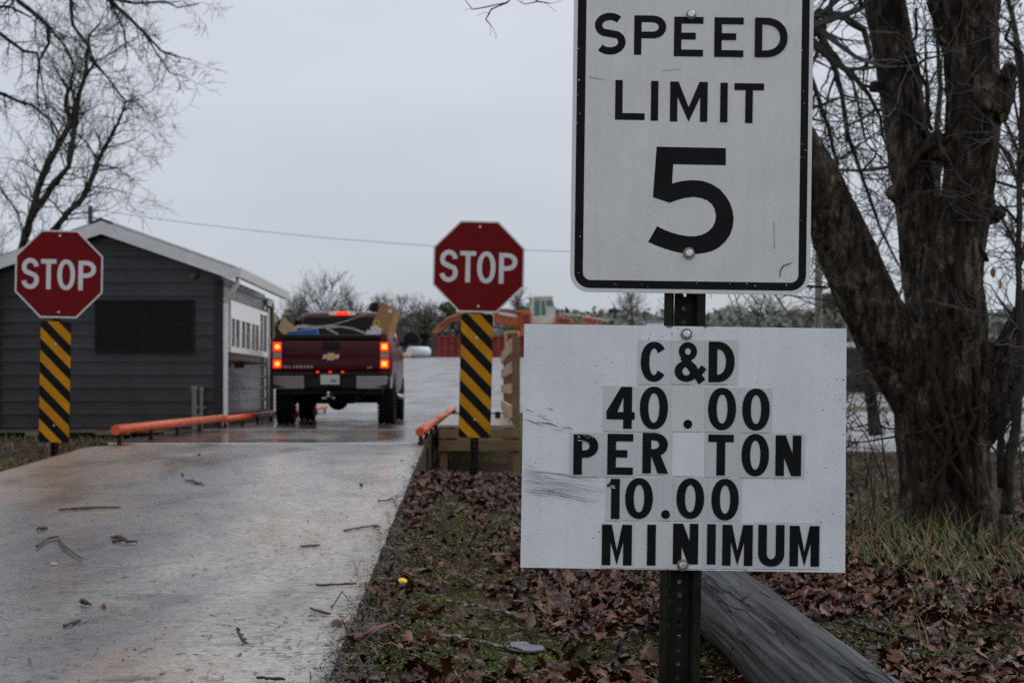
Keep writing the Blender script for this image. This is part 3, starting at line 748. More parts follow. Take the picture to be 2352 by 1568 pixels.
    for k in range(17):
        y0 = 915 + k * 18.5 + rg.uniform(-6, 6); ln = rg.uniform(260, 900) if k not in (6, 7, 9) else 1010
        if k > 10: ln = rg.uniform(250, 950)
        x0 = rg.uniform(28, 60); drop = .10 + .05 * rg.random()
        pts = [(x0 + ln * u, y0 + ln * u * drop + 9 * math.sin(u * 7 + k) + 26 * u * u) for u in (0, .15, .3, .45, .6, .8, 1)]
        lines.append((pts, rg.uniform(4.5, 9)))
    lines += [([(300, 1190), (420, 1208), (700, 1232)], 6), ([(75, 1203), (300, 1228), (560, 1262), (760, 1318), (970, 1338)], 8), ([(300, 1205), (620, 1250), (1010, 1325)], 8)]
    for pts, wd in lines:
        m_ = len(pts); g.pen([H(*p) for p in pts], [wd * .183 * (1 - .75 * abs(2 * i / (m_ - 1) - 1)) * rg.uniform(.6, 1.1) for i in range(m_)])
    absorb(bo, g, M['scratch'])
    g = GL(SC, y=-.0066)
    for k in range(34):
        a0, a1 = rg.uniform(695, 960), rg.uniform(484, 530)
        if k > 16: a0, a1 = rg.uniform(1085, 1165), rg.uniform(1125, 1160)
        g.pen([H(a0, a1), H(a0 + rg.uniform(8, 45), a1 + rg.uniform(2, 10))], [rg.uniform(.3, 1.2), .2])
    g.pen([H(722, 562), H(800, 575), H(868, 588)], [1.4, .8, .3])
    absorb(bo, g, M['tile_white'])
    g = GL(SC, y=-.0052)     # torn foil and dirt around the upper bolt, chipped edges
    for px, py, r in ((1534, 751, 6), (1541, 750, 4), (1619, 751, 4), (1622, 750, 3), (1534, 1306, 4), (1600, 1307, 2.5), (1885, 1197, 3), (1876, 1197, 2)):
        q = L(px, py); g.poly([(q[0] + r * rg.uniform(.5, 1.3) * math.cos(a), q[1] + r * .35 * rg.uniform(.5, 1.4) * math.sin(a)) for a in (0, .9, 1.9, 2.8, 3.7, 4.6, 5.5)])
    absorb(bo, g, M['scratch'])
    for px, py in (Bc(702, 158), Bc(687, 1090)):
        q = L(px, py); bolt(bo, q[0] * SC, -.0048, q[1] * SC, 13.4 * SC, 8.0 * SC)
speed_sign()

# ------------------------------------------------------------------ stop signs
def stop_sign(px, py, Y, lean, label, gnd, mk):
    t = thing('stop_sign', label, 'stop sign', P(px, py, Y), (0, lean, 0), 'stop signs flanking the ramp')
    R_ = .457; W = .914
    k = R_ * math.tan(PI / 8)
    octo = lambda r: [(r * 1.0823922 * math.cos(PI / 8 + i * PI / 4), r * 1.0823922 * math.sin(PI / 8 + i * PI / 4)) for i in range(8)]
    b = MB(); b.prism(octo(R_), 1, -.0025, 0); pl = b.build('stop_plate', M['stop_white'], t)
    g = GL(1, y=-.0030); g.poly(octo(R_ * .962)); g.build('red_face', M['stop_red'], pl, fix=False)
    g = GL(1, y=-.0036); s = W / 1325.0
    for ch, x0, y0, x1, y1 in (('S', 203, 500, 467, 965), ('T', 495, 512, 728, 965), ('O', 745, 512, 1012, 975), ('P', 1062, 528, 1328, 973)):
        g.glyph(ch, (x0 - 768) * s, (735 - y1) * s, (x1 - 768) * s, (735 - y0) * s, 70 * s, 66 * s, spine=(218, 38, 5, -172))
    g.build('legend', M['stop_white'], pl, fix=False)
    for z in (.40, -.395):
        g = MB(); g.tube([(0.005, -.0042, z), (.005, -.010, z)], .011, 10); g.build('bolt', M['zinc'], pl)
    # hazard marker below
    w2, x0, z1, z0 = mk
    c = x0
    b = MB(); b.prism(rrect(c - w2, z0, c + w2, z1, .035, 5), 1, -.0025, 0); mp_ = b.build('hazard_marker', M['vinyl'], t)
    g = GL(1, y=-.0032); Wm = 2 * w2; per = .745 * Wm; bd = .372 * Wm
    poly0 = rrect(c - w2 + .002, z0 + .002, c + w2 - .002, z1 - .002, .034, 5)
    def clip(poly, fn):
        o = []
        for i in range(len(poly)):
            a, q = poly[i], poly[(i + 1) % len(poly)]; da, db = fn(a), fn(q)
            if da >= 0: o.append(a)
            if (da >= 0) != (db >= 0): u = da / (da - db); o.append((a[0] + (q[0] - a[0]) * u, a[1] + (q[1] - a[1]) * u))
        return o
    for i in range(-2, 9):
        top = z1 - .175 * Wm - i * per
        f1 = lambda p, t_=top: t_ - (p[0] - (c - w2)) - p[1]; f2 = lambda p, t_=top: p[1] - (t_ - bd - (p[0] - (c - w2)))
        q = clip(clip(poly0, f1), f2)
        if len(q) > 2: g.poly(q)
    g.build('yellow_stripes', M['yellow'], mp_, fix=False)
    for z in (z1 - .24, z0 + .24 * .75):
        g = MB(); g.tube([(c, -.0046, z), (c, -.012, z)], .010, 10); g.build('bolt', M['zinc'], mp_)
    b = MB(); zlo = gnd - Z(py, Y) - .35
    u_post(b, zlo, .42, .085, .03, z0 - .03, .0254 * 2, .006, n=10)
    for i in range(len(b.v)): x, y, z = b.v[i]; b.v[i] = (x + c * .7, y + .004, z)
    b.build('post', M['post'], t)
pmr = 3691 / 16.07
stop_sign(1099.5, 612.5, 16.07, math.radians(1.3), 'red stop sign over a striped marker in front of the wooden platform', .27, (.1605, -.004, -.470, -.470 - 1.238))
stop_sign(135.5, 629.5, 16.75, math.radians(1.0), 'red stop sign over a striped marker in front of the dark shed', .42, (.1605, -.022, -.490, -.490 - 1.265))

# ------------------------------------------------------------------ weighbridge
HEAD = math.radians(1.1)          # everything on the weighbridge heads a little left
def weighbridge():
    t = thing('weighbridge', 'wet concrete weighbridge deck with steel edges under the pickup', 'weighbridge', (-2.68, 17.25, 0), (0, 0, HEAD))
    Ld = DECK_Y1 - 17.25
    b = MB(); n = 60
    for j in range(n):
        y0, y1 = Ld * j / n, Ld * (j + 1) / n
        b.add([(-1.66, y0, .562), (1.66, y0, .562), (1.66, y1, .562), (-1.66, y1, .562)], [(0, 1, 2, 3)])
    for j in (1, 2, 3): b.box(-1.655, 1.655, Ld * j / 4 - .015, Ld * j / 4 + .015, .5625, .568, 1)
    b.box(-1.66, 1.66, .05, Ld, .28, .555, 1)
    b.build('deck', [M['deck'], M['steel_edge']], t)
    e = MB(); e.box(-1.66, 1.60, .02, .10, .5, .568); e.build('end_beam', M['steel_edge'], t, bevel=.008)
    e = MB(); e.box(-1.74, -1.66, 0, Ld, .2, .570); e.box(1.66, 1.74, 0, Ld, .2, .570)
    for k in range(12): e.box(1.74, 1.76, .6 + k * 2, .68 + k * 2, .15, .5); e.box(-1.76, -1.74, .6 + k * 2, .68 + k * 2, .15, .5)
    e.build('side_beam', M['beam'], t)
weighbridge()
def rail(p0, p1, r, label, nsup, side):
    d = (p1 - p0); ln = d.length; yaw = math.atan2(-d.x, d.y)
    t = thing('guard_rail', label, 'guard rail', p0, (0, 0, yaw), 'orange pipe rails along the weighbridge')
    b = MB(); b.tube([(0, .006, 0), (0, ln, 0)], r, 20); b.build('pipe', M['orange'], t, smooth=False)
    for p in t.children[0].data.polygons: p.use_smooth = len(p.vertices) == 4
    c = MB(); c.tube([(0, -.006, 0), (0, .0055, 0)], [r * .985, r * 1.0], 20); c.build('end_cap', M['orange_cap'], t, bevel=.003)
    for k in range(nsup):
        y = .18 + (ln - .4) * k / max(1, nsup - 1)
        s = MB(); s.box(-.02, .02, y - .03, y + .03, -.16, -r * .8); s.box(-.06, .06, y - .05, y + .05, -.17, -.155); s.build('bracket', M['beam'], t)
    return t
def RP(x, y, z): return Vector((x - .0192 * (y - 16.9), y, z))
rail(RP(-4.155, 16.85, .720), RP(-4.155, 23.72, .690), .053, 'orange pipe rail on the left edge, front section before the shed', 5, -1)
rail(RP(-4.155, 23.86, .70), RP(-4.155, 31.2, .686), .053, 'orange pipe rail on the left edge, second section beside the shed wall', 5, -1)
rail(RP(-4.155, 31.4, .70), RP(-4.155, 39.6, .690), .053, 'orange pipe rail on the left edge seen beneath the pickup', 5, -1)
rail(RP(-.965, 16.85, .70), RP(-.965, 22.5, .70), .049, 'orange pipe rail on the right edge, front section with bright round cap', 4, 1)
rail(RP(-.965, 22.6, .70), RP(-.965, 28.2, .70), .049, 'orange pipe rail on the right edge, middle section beside the wooden platform', 4, 1)
rail(RP(-.965, 28.3, .70), RP(-.965, 39.6, .70), .049, 'orange pipe rail on the right edge, far section behind the striped marker', 6, 1)

def platform():
    Y0 = 19.8; zt = Z(975.5, Y0); x0, x1 = X(1008, Y0), X(1195, Y0)
    t = thing('wooden_platform', 'wooden walkway platform with slatted railing behind the right stop sign', 'platform', (x0, Y0, 0), (0, 0, HEAD))
    W = x1 - x0; D = 8.4
    b = MB(); k = 0; y = 0
    while y < D: b.box(-.02, W - .06, y, y + .132, zt - .036, zt); y += .142
    b.build('deck_boards', M['wood_deck'], t, bevel=.004)
    for z1, h in ((zt - .052, .112), (zt - .188, .132)):
        f = MB(); f.box(0, W + .01, -.04, 0.0, z1 - h, z1); f.build('fascia_board', M['wood_new'], t, bevel=.004)
    f = MB(); f.box(0, .04, .02, D, zt - .32, zt - .045); f.build('side_joist', M['wood_new'], t)
    for x in (.0, W - .10):
        for y in (.002, 2.6, 5.4, 8.2):
            if x > 0 and y >= 0:
                continue
            l = MB(); l.box(x + .01, x + .10, y, y + .09, -.15, zt - .325 if y < 1 else zt - .04); l.build('leg', M['wood_new'], t, bevel=.003)
    ph = Z(773, Y0 + .2) ; rg = random.Random(3)
    for i, y in enumerate((.002, 2.75, 5.5, 8.2)):
        l = MB(); l.box(W - .095, W - .003, y, y + .092, -.2, ph); l.build('railing_post', M['wood_new'], t, bevel=.004)
    for z, h in ((ph - .03, .2), (ph - .32, .16), (ph - .585, .14), (ph - .85, .18)):
        for a, c in ((.01, 4.1), (4.12, 8.25)):
            l = MB(); l.box(W - .135, W - .098, a - .03, c, z - h * .9, z); l.build('rail_board', M['wood_end'], t, bevel=.004)
    c = MB(); c.box(W - .27, W - .19, 4.6, 4.72, zt + .002, zt + .10); c.build('junction_box', M['black'], t, bevel=.006)
platform()
# ------------------------------------------------------------------ scale house
def shed():
    t = thing('scale_house', 'small charcoal ribbed steel shed with white roof trim beside the weighbridge', 'shed', (-4.70, 26, 0), (0, 0, HEAD))
    W, D, zb, ze, za, ax = 3.66, 5.25, .516, 2.96, 3.80, -1.87
    lx = lambda px: X(px, 26) + 4.70
    def top(x): return za - .357 * abs(x - ax)
    def ribs(z0, z1, pitch=.212):
        pts = []; z = z0
        while z < z1:
            for dz, o in ((0, 0), (.010, .030), (.032, .030), (.042, 0), (.10, 0), (.104, .004), (.112, .004), (.116, 0), (.158, 0), (.162, .004), (.170, .004), (.174, 0)):
                if z + dz < z1: pts.append((z + dz, o))
            z += pitch
        pts.append((z1, 0)); return pts
    b = MB(); row = []
    for z, o in ribs(zb, za - .01):
        lo, hi = -W, 0.0
        if z > top(hi): hi = ax + (za - z) / .357
        if z > top(lo): lo = ax - (za - z) / .357
        row.append(((lo, -o, z), (hi, -o, z)))
    vs = [p for r in row for p in r]; b.add(vs, [(2 * i, 2 * i + 1, 2 * i + 3, 2 * i + 2) for i in range(len(row) - 1)])
    b.box(-W, 0, .03, .06, zb, 2.9); b.build('front_wall', M['siding'], t, fix=False)
    b = MB(); row = [((o, 0, z), (o, D, z)) for z, o in ribs(zb, ze + .02) if o in (0, .030)]
    vs = [p for r in row for p in r]; b.add(vs, [(2 * i, 2 * i + 1, 2 * i + 3, 2 * i + 2) for i in range(len(row) - 1)])
    b.build('side_wall', M['siding'], t, fix=False)
    b = MB(); b.box(-W, -W + .03, .06, D, zb, 2.95); b.box(-W, -.03, D - .03, D, zb, 2.95); b.build('rear_wall', M['siding'], t)
    for x0, x1, y0, y1 in ((-.115, .034, -.034, .10), (-W - .03, -W + .12, -.034, .08), (.026, .034, D - .12, D)):
        c = MB(); c.box(x0, x1, y0, y1, zb - .01, 2.92 if x0 > -3 else 2.93); c.build('corner_trim', M['trim_dark'], t, bevel=.006)
    # roof: two slopes with overhang, ridge cap and white rake boards
    ry0, ry1 = -.27, 6.25; ov = .25
    s = .357; apex = 3.86
    for sg in (1, -1):
        xe = (0 + ov) if sg > 0 else (-W - ov)
        zz = apex - s * abs(xe - ax)
        r = MB(); n = 26
        def rp(u, y, up): x = ax + (xe - ax) * u; return (x, y, apex - s * abs(x - ax) + up)
        r.add([rp(0, ry0, 0), rp(1, ry0, 0), rp(1, ry1, 0), rp(0, ry1, 0), rp(0, ry0, -.05), rp(1, ry0, -.05), rp(1, ry1, -.05), rp(0, ry1, -.05)], [(0, 1, 2, 3), (7, 6, 5, 4), (0, 4, 5, 1), (1, 5, 6, 2), (2, 6, 7, 3), (3, 7, 4, 0)])
        for k in range(22):
            y = ry0 + .1 + k * .29
            r.add([rp(0, y, .002), rp(1, y, .002), rp(1, y + .02, .025), rp(0, y + .02, .025), rp(1, y + .04, .002), rp(0, y + .04, .002)], [(0, 1, 2, 3), (3, 2, 4, 5)])
        ro = r.build('roof', M['roof'], t)
        f = MB(); q = lambda u, y, up: rp(u, y, up)
        for ya, yb in ((ry0 - .03, ry0 - .002),):
            f.add([q(0, ya, -.03), q(1, ya, -.03), q(1, ya, -.215), q(0, ya, -.235), q(0, yb, -.03), q(1, yb, -.03), q(1, yb, -.215), q(0, yb, -.235)], [(0, 1, 2, 3), (7, 6, 5, 4), (0, 4, 5, 1), (3, 2, 6, 7), (1, 5, 6, 2), (0, 3, 7, 4)])
        f.build('rake_board', M['white_metal'], ro)
        f = MB(); f.add([q(0, ry0 + .0, -.10), q(1, ry0, -.10), q(1, .0, -.10), q(0, .0, -.10)], [(0, 1, 2, 3)]); f.build('soffit', M['trim_dark'], ro, fix=False)
    c = MB(); c.prism([(ax - .17, apex - .045), (ax, apex + .02), (ax + .17, apex - .045), (ax + .17, apex - .07), (ax, apex - .004), (ax - .17, apex - .07)], 1, ry0 - .035, ry1); c.build('ridge_cap', M['trim_dark'], t)
    zg = apex - s * (ov - ax)
    g = MB(); g.prism([(ov, zg - .16), (ov + .085, zg - .16), (ov + .12, zg - .03), (ov + .12, zg - .01), (ov + .105, zg - .01), (ov + .075, zg - .145), (ov, zg - .145)], 1, ry0 + .01, 6.15)
    g.prism([(ov, zg - .16), (ov + .085, zg - .16), (ov + .12, zg - .01), (ov, zg - .02)], 1, ry0 - .01, ry0 + .008)
    g.build('gutter', M['white_metal'], t)
    d = MB(); d.tube([(ov + .03, ry0 + .15, zg - .15), (ov + .03, ry0 + .15, zg - .24), (.18, -.08, zg - .40), (.07, -.02, zg - .50), (.065, -.01, zg - .58)], .042, 10); d.build('downspout_elbow', M['cream_metal'], t, smooth=True)
    d = MB(); d.box(.036, .10, -.06, .03, zb + .10, zg - .57); d.box(.04, .105, -.14, .03, zb + .0, zb + .10); d.build('downspout', M['white_metal'], t, bevel=.01)
    d = MB(); d.tube([(.06, D - .05, zb + .02), (.06, D - .05, 2.72)], .035, 10); d.box(.02, .10, D - .10, D, 2.0, 2.14); d.build('downspout', M['cream_metal'], t)
    # dark sash windows in the gable
    x0, x1, z0, z1 = lx(221), lx(447), Z(811, 26), Z(688, 26); mid = (x0 + x1) / 2
    for a, c in ((x0, mid - .004), (mid + .004, x1)):
        f = MB(); yy0, yy1 = -.075, .0
        for q in ((a, c, z0, z0 + .05), (a, c, z1 - .05, z1), (a, a + .05, z0 + .05, z1 - .05), (c - .05, c, z0 + .05, z1 - .05), (a + .05, c - .05, (z0 + z1) / 2 + .0, (z0 + z1) / 2 + .035)):
            f.box(q[0], q[1], yy0, yy1, q[2], q[3])
        wf = f.build('window', M['sash'], t, bevel=.004)
        g = MB(); g.box(a + .05, c - .05, -.052, -.036, z0 + .05, z1 - .05); g.build('pane', M['glass_dark'], wf)
    # white service windows along the weighbridge
    zt, zl = 2.62, 1.755
    edges = [.52, 1.62, 2.86, 3.95, 5.08]
    for k in range(4):
        a, c = edges[k] + .01, edges[k + 1] - .01
        gt = zt - .30 if k < 3 else zt - .07
        f = MB(); x1_ = .075
        f.box(.0, x1_, a, c, gt, zt); f.box(0, x1_, a, c, zl, zl + .10)
        w_ = (c - a); bars = [(0, .08), (.44, .50), (.92, 1.0)]
        for u0, u1 in bars: f.box(0, x1_, a + w_ * u0, a + w_ * u1, zl + .10, gt)
        wf = f.build('window', M['window_white'], t, bevel=.004)
        g = MB(); g.box(.005, .05, a + w_ * .08, a + w_ * .92, zl + .10, gt); g.build('pane', M['glass_dark'], wf)
        g = MB(); g.box(.051, .056, a + w_ * .56, a + w_ * .74, zl + .34, gt - (.04 if k else .22)); g.box(.0512, .0562, a + w_ * .56, a + w_ * .74, zl + .12, zl + .28)
        if k < 3: g.build('blind_panel', M['tan_in'], wf)
    s_ = MB(); s_.box(.03, .26, .85, 3.4, 1.60, 1.64); s_.box(.03, .2, 1.1, 1.15, 1.5, 1.6); s_.build('shelf', M['wood_new'], t, bevel=.004)
    p = MB(); p.box(-.07, .07, 5.95, 6.09, zb - .2, 2.85); p.build('porch_post', M['wood_new'], t, bevel=.005)
    p = MB(); p.box(-.05, .05, D + .02, 6.2, 2.78, 2.92); p.build('porch_beam', M['white_metal'], t)
    # security camera under the eave
    c = MB(); cx, cz = lx(449), Z(632, 26)
    c.tube([(cx + .05, -.02, cz + .05), (cx + .02, -.10, cz + .02)], .02, 8); c.tube([(cx - .04, -.17, cz - .02), (cx + .03, -.07, cz + .02)], .045, 12); c.build('security_camera', M['pipe_grey'], t, smooth=False)
    for x in (-W + .2, -2.35, -1.2, -.25):
        for y in (.15, D - .3):
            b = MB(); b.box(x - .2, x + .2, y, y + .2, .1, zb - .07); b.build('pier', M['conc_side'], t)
    b = MB(); b.box(-W, 0, .05, D, zb - .07, zb - .005); b.build('floor_frame', M['wood_deck'], t)
    # conduits standing by the wall
    t2 = thing('conduit_stub', 'pair of grey conduit pipes in front of the shed corner', 'conduit', (lx(457) - 4.70, 25.8, .2))
    for i, (dx, h, r) in enumerate(((-.035, 1.0, .045), (.075, .98, .030), (.02, .55, .02))):
        c = MB(); c.tube([(dx, 0, 0), (dx, 0, h)], r, 10); c.tube([(dx, 0, h * .93), (dx, 0, h)], r * 1.25, 10)
        if i < 2: c.tube([(dx, 0, .62), (dx + .08, 0, .66)], r * .6, 8)
        c.build('pipe', M['pipe_grey'], t2)
shed()

# ------------------------------------------------------------------ pickup
def pickup():
    DZ = .568
    t = thing('pickup_truck', 'dark maroon pickup with lit brake lamps seen from behind on the weighbridge', 'pickup', (-2.975, 26.40, DZ), (0, 0, math.radians(1.6)))
    def prof(z):     # half width of the bed side at height z
        k = [(.50, .955), (.62, .985), (.95, 1.010), (1.22, 1.0), (1.36, .975), (1.44, .945), (1.485, .90)]
        for (a, p), (c, q) in zip(k, k[1:]):
            if z <= c: return p + (q - p) * max(0, (z - a) / (c - a))
        return k[-1][1]
    WR = .40; axles = (1.17, 4.82)
    def arch(y, z0):
        z = z0
        for a in axles:
            d = abs(y - a)
            if d < WR + .09: z = max(z, WR + math.sqrt((WR + .09) ** 2 - d * d))
        return z
    def side(y0, y1, zbot, ztop, nm, mt, par, xoff=0, taper=None):
        b = MB(); ny = max(6, int((y1 - y0) / .06)); nz_ = 9
        for sg in (1, -1):
            vs = []
            for j in range(ny + 1):
                y = y0 + (y1 - y0) * j / ny; zb = arch(y, zbot); zt = ztop(y) if callable(ztop) else ztop
                for k in range(nz_ + 1):
                    z = zb + (zt - zb) * k / nz_
                    x = prof(z) + xoff
                    if taper: x *= taper(y)
                    vs.append((sg * x, y, z))
            b.add(vs, [(j * (nz_ + 1) + k, (j + 1) * (nz_ + 1) + k, (j + 1) * (nz_ + 1) + k + 1, j * (nz_ + 1) + k + 1) for j in range(ny) for k in range(nz_)])
        return b
    # bed
    b = side(.16, 2.10, .60, 1.475, '', None, t)
    for sg in (1, -1):       # rounded rear corner posts, rail caps, inner walls
        vs = []; zs = [.60, .8, 1.0, 1.2, 1.3, 1.38, 1.44, 1.475]
        for z in zs:
            for a in range(7):
                an = a / 6 * PI / 2
                vs.append((sg * (prof(z) - .10 + .10 * math.cos(an)), .16 - .10 * math.sin(an) , z))
            vs.append((sg * .815, .06, z))
        m_ = 8
        b.add(vs, [(j * m_ + k, j * m_ + k + 1, (j + 1) * m_ + k + 1, (j + 1) * m_ + k) for j in range(len(zs) - 1) for k in range(m_ - 1)])
        b.box(*sorted((sg * .80, sg * .915)), .07, 2.10, 1.43, 1.483)
        b.box(*sorted((sg * .80, sg * .83)), .07, 2.10, .86, 1.43)
    b.box(-.80, .80, .12, 2.10, .82, .86); b.box(-.9, .9, 2.08, 2.12, .70, 1.46)
    b.build('cargo_bed', M['maroon'], t, smooth=False)
    tg = MB(); n = 10
    zz = [.875, .93, 1.0, 1.12, 1.25, 1.36, 1.40]; yy = [.035, .012, .02, .012, .006, .016, .05]
    tgv = [(x, y, z) for z, y in zip(zz, yy) for x in np.linspace(-.795, .795, n)]
    tg.add(tgv, [(j * n + i, j * n + i + 1, (j + 1) * n + i + 1, (j + 1) * n + i) for j in range(len(zz) - 1) for i in range(n - 1)])
    tg.box(-.795, .795, .055, .10, .875, 1.40)
    tgo = tg.build('tailgate', M['maroon'], t, smooth=True)
    c = MB(); c.box(-.80, .80, .0, .115, 1.402, 1.478); c.build('tailgate_cap', M['black'], tgo, bevel=.018)
    h = MB(); h.box(-.145, .145, -.012, .03, 1.235, 1.355); h.box(-.11, .11, -.022, -.0125, 1.255, 1.30); h.build('handle', M['black'], tgo, bevel=.012)
    # crossed bar emblem
    g = GL(1, y=-.012)
    bow = [(-.130, -.030), (-.105, .028), (-.048, .028), (-.044, .048), (.052, .048), (.050, .028), (.132, .028), (.108, -.030), (.046, -.030), (.040, -.050), (-.054, -.050), (-.050, -.030)]
    g.org = (0, -1.115)
    g.poly([(x * 1.08, y * 1.16) for x, y in bow], 1); g.k += 8; g.poly([(x * .93, y * .86) for x, y in bow], 0)
    g.build('emblem', [M['gold'], M['chrome']], tgo, fix=False)
    g = GL(1, y=-.004)
    x = -.775
    for ch in 'SILVERADO': wd_ = .012 if ch == 'I' else .038; g.glyph(ch, x, .925, x + wd_, .966, .0095, .0085, spine=(218, 38, 20, -158)); x += wd_ + .020
    for i, ch in enumerate('LT'): x = .60 + i * .04; g.glyph(ch, x, .925, x + .03, .955, .009, .008)
    g.build('lettering', M['chrome'], tgo, fix=False)
    # lamps
    for sg in (1, -1):
        l = MB(); l.box(*sorted((sg * .80, sg * .975)), .0, .10, .905, 1.36); lo = l.build('taillight', M['lens_red'], t, bevel=.02)
        for z0, z1 in ((.925, 1.065), (1.205, 1.345)):
            q = MB(); q.box(*sorted((sg * .812, sg * .945)), -.012, -.001, z0, z1); q.build('brake_lamp', M['lamp_glow'], lo, bevel=.01)
            q = MB(); xx = sg * .876
            q.tube([(xx, -.0125, (z0 + z1) / 2), (xx, -.018, (z0 + z1) / 2)], .040, 14)
            q.build('lamp_bulb', M['lamp_hot'], lo)
            if sg > 0:
                q = MB(); q.box(xx - .043, xx + .043, -.0165, -.0135, z0 + .032, z1 - .032); q.build('lamp_bulb', M['lamp_hot'], lo, bevel=.004)
        q = MB(); q.box(*sorted((sg * .812, sg * .945)), -.008, -.001, 1.085, 1.185); q.build('reverse_lamp', M['lens_clear'], lo, bevel=.01)
    # bumper
    bm_ = MB(); bm_.box(-.98, .98, -.10, .06, .585, .84); bo = bm_.build('rear_bumper', M['black'], t, bevel=.03)
    for sg in (1, -1):
        c = MB(); pts = [(.425, -.135), (.93, -.120), (.985, -.06), (.992, .10), (.985, .10), (.425, .05)]
        c.prism([(sg * x, y) for x, y in pts], 2, .590, .792)
        for i_ in range(len(c.v)):
            x_, y_, z_ = c.v[i_]
            if z_ < .6: c.v[i_] = (x_, y_ + .030, z_)
        c.build('chrome_end', M['chrome'], bo, bevel=.022)
    c = MB(); c.box(-.99, .99, -.125, .06, .795, .850); c.build('step_pad', M['black'], bo, bevel=.015)
    for x in (-.205, 0, .20):
        q = MB(); q.box(x - .020, x + .020, -.137, -.126, .846, .872) ; q.build('marker_lamp', M['lamp_glow'], bo, bevel=.004)
    p = MB(); p.box(-.158, .152, -.150, -.138, .655, .812); po = p.build('licence_plate', M['plate'], t, bevel=.004)
    g = GL(1, y=-.1512)
    for i in range(5): g.rect(.0 + i * .022, .69, .016 + i * .022, .735, 0)
    for i in range(2): g.rect(.012 + i * .04, .745, .045 + i * .04, .752, 0)
    g.disc(-.10, .742, .019, 1); g.rect(-.11, .69, -.092, .712, 1); g.rect(.095, .785, .13, .80, 1)
    g.build('plate_marks', [M['plate_ink'], M['plate_yellow']], po, fix=False)
    h = MB(); h.box(-.06, .06, -.16, .3, .40, .52); h.box(-.05, .05, -.30, -.10, .42, .455); h.build('tow_bar', M['black'], t, bevel=.01)
    h = MB(); h.tube([(-.02, -.28, .456), (-.02, -.28, .47)], .05, 14); h.tube([(-.02, -.28, .47), (-.02, -.28, .49)], .018, 12)
    for i in range(7): pass
    for k in range(8):
        a0, a1 = -PI / 2 + PI * k / 8, -PI / 2 + PI * (k + 1) / 8
        h.tube([(-.02, -.28, .515 + .030 * math.sin(a0)), (-.02, -.28, .515 + .030 * math.sin(a1))], [max(.002, .030 * math.cos(a0)), max(.002, .030 * math.cos(a1))], 14, cap=False)
    h.box(-.125, .085, -.285, -.275, .425, .447); h.build('tow_ball', M['chrome'], t)
    # chassis and axle
    c = MB(); c.box(-.62, -.5, .1, 5.3, .48, .62); c.box(.5, .62, .1, 5.3, .48, .62); c.box(-.85, .85, .05, .2, .5, .62); c.box(-.7, .7, 2.2, 5.5, .42, .70)
    c.box(-.93, -.62, .2, .75, .62, .85); c.box(.62, .93, .2, .75, .62, .85); c.box(-.97, .97, 1.75, 2.1, .55, .8)
    c.build('chassis', M['black'], t)
    c = MB(); c.tube([(-.72, 1.17, .40), (.72, 1.17, .40)], .06, 12); c.tube([(.02, 1.0, .40), (.02, 1.08, .40), (.02, 1.17, .40), (.02, 1.30, .42), (.02, 1.4, .45)], [.06, .15, .185, .14, .07], 14)
    c.build('rear_axle', M['black'], t)
    c = MB(); c.tube([(0, .78, .335), (0, .78, .36), (0, .78, .52), (0, .78, .545)], [.33, .37, .37, .33], 28); c.build('spare_tyre', M['rubber'], t, bevel=.01)
    c = MB(); c.box(-.60, .60, 1.9, 2.3, .36, .60); c.box(-.45, .1, 2.4, 4.2, .34, .5); c.build('skid_plate', M['black'], t, bevel=.02)
    c = MB(); c.tube([(.42, .15, .46), (.42, 1.8, .48)], .035, 10); c.tube([(.35, .55, .47), (.35, 1.0, .47)], .09, 12); c.build('exhaust', M['black'], t)
    # front of the body
    def zt(y): return 1.44 if y < 4.05 else 1.44 - .10 * (y - 4.05) / 1.6
    b = side(2.16, 5.62, .52, zt, '', None, t, taper=lambda y: 1 if y < 4.6 else 1 - .10 * ((y - 4.6) / 1.0) ** 2)
    b.box(-.93, .93, 2.16, 2.20, .55, 1.44)
    vs = []; ys = [4.05, 4.6, 5.2, 5.5, 5.62]; zc = [1.45, 1.42, 1.37, 1.33, 1.24]; xs = np.linspace(-.93, .93, 9)
    for y, z in zip(ys, zc):
        for x in xs: vs.append((x * (1 - .10 * max(0, y - 4.6) ** 2), y, z - .06 * (x / .93) ** 4))
    b.add(vs, [(j * 9 + i, j * 9 + i + 1, (j + 1) * 9 + i + 1, (j + 1) * 9 + i) for j in range(4) for i in range(8)])
    b.box(-.86, .86, 5.55, 5.64, .62, 1.2)
    body = b.build('body', M['maroon'], t, smooth=True)
    fb = MB(); fb.box(-.95, .95, 5.6, 5.78, .5, .78); fb.build('front_bumper', M['chrome'], t, bevel=.03)
    # cab: rings from belt line to roof
    rings = [(1.42, .945, 2.18, 4.40), (1.50, .935, 2.20, 4.28), (1.70, .855, 2.28, 4.02), (1.84, .80, 2.35, 3.80), (1.93, .74, 2.43, 3.62), (1.965, .62, 2.56, 3.45), (1.985, .30, 2.8, 3.2)]
    b = MB(); vs = []
    m_ = 40
    for z, hw, ya, yb in rings:
        for k in range(m_):
            a = 2 * PI * k / m_; c_, s_ = math.cos(a), math.sin(a); pw = 2 / 7
            vs.append((hw * math.copysign(abs(c_) ** pw, c_), (ya + yb) / 2 + (yb - ya) / 2 * math.copysign(abs(s_) ** pw, s_), z))
    b.add(vs, [(j * m_ + k, j * m_ + (k + 1) % m_, (j + 1) * m_ + (k + 1) % m_, (j + 1) * m_ + k) for j in range(len(rings) - 1) for k in range(m_)])
    b.add(vs[-m_:], [tuple(range(m_))]); cab = b.build('cab_roof', M['maroon'], t, smooth=True)
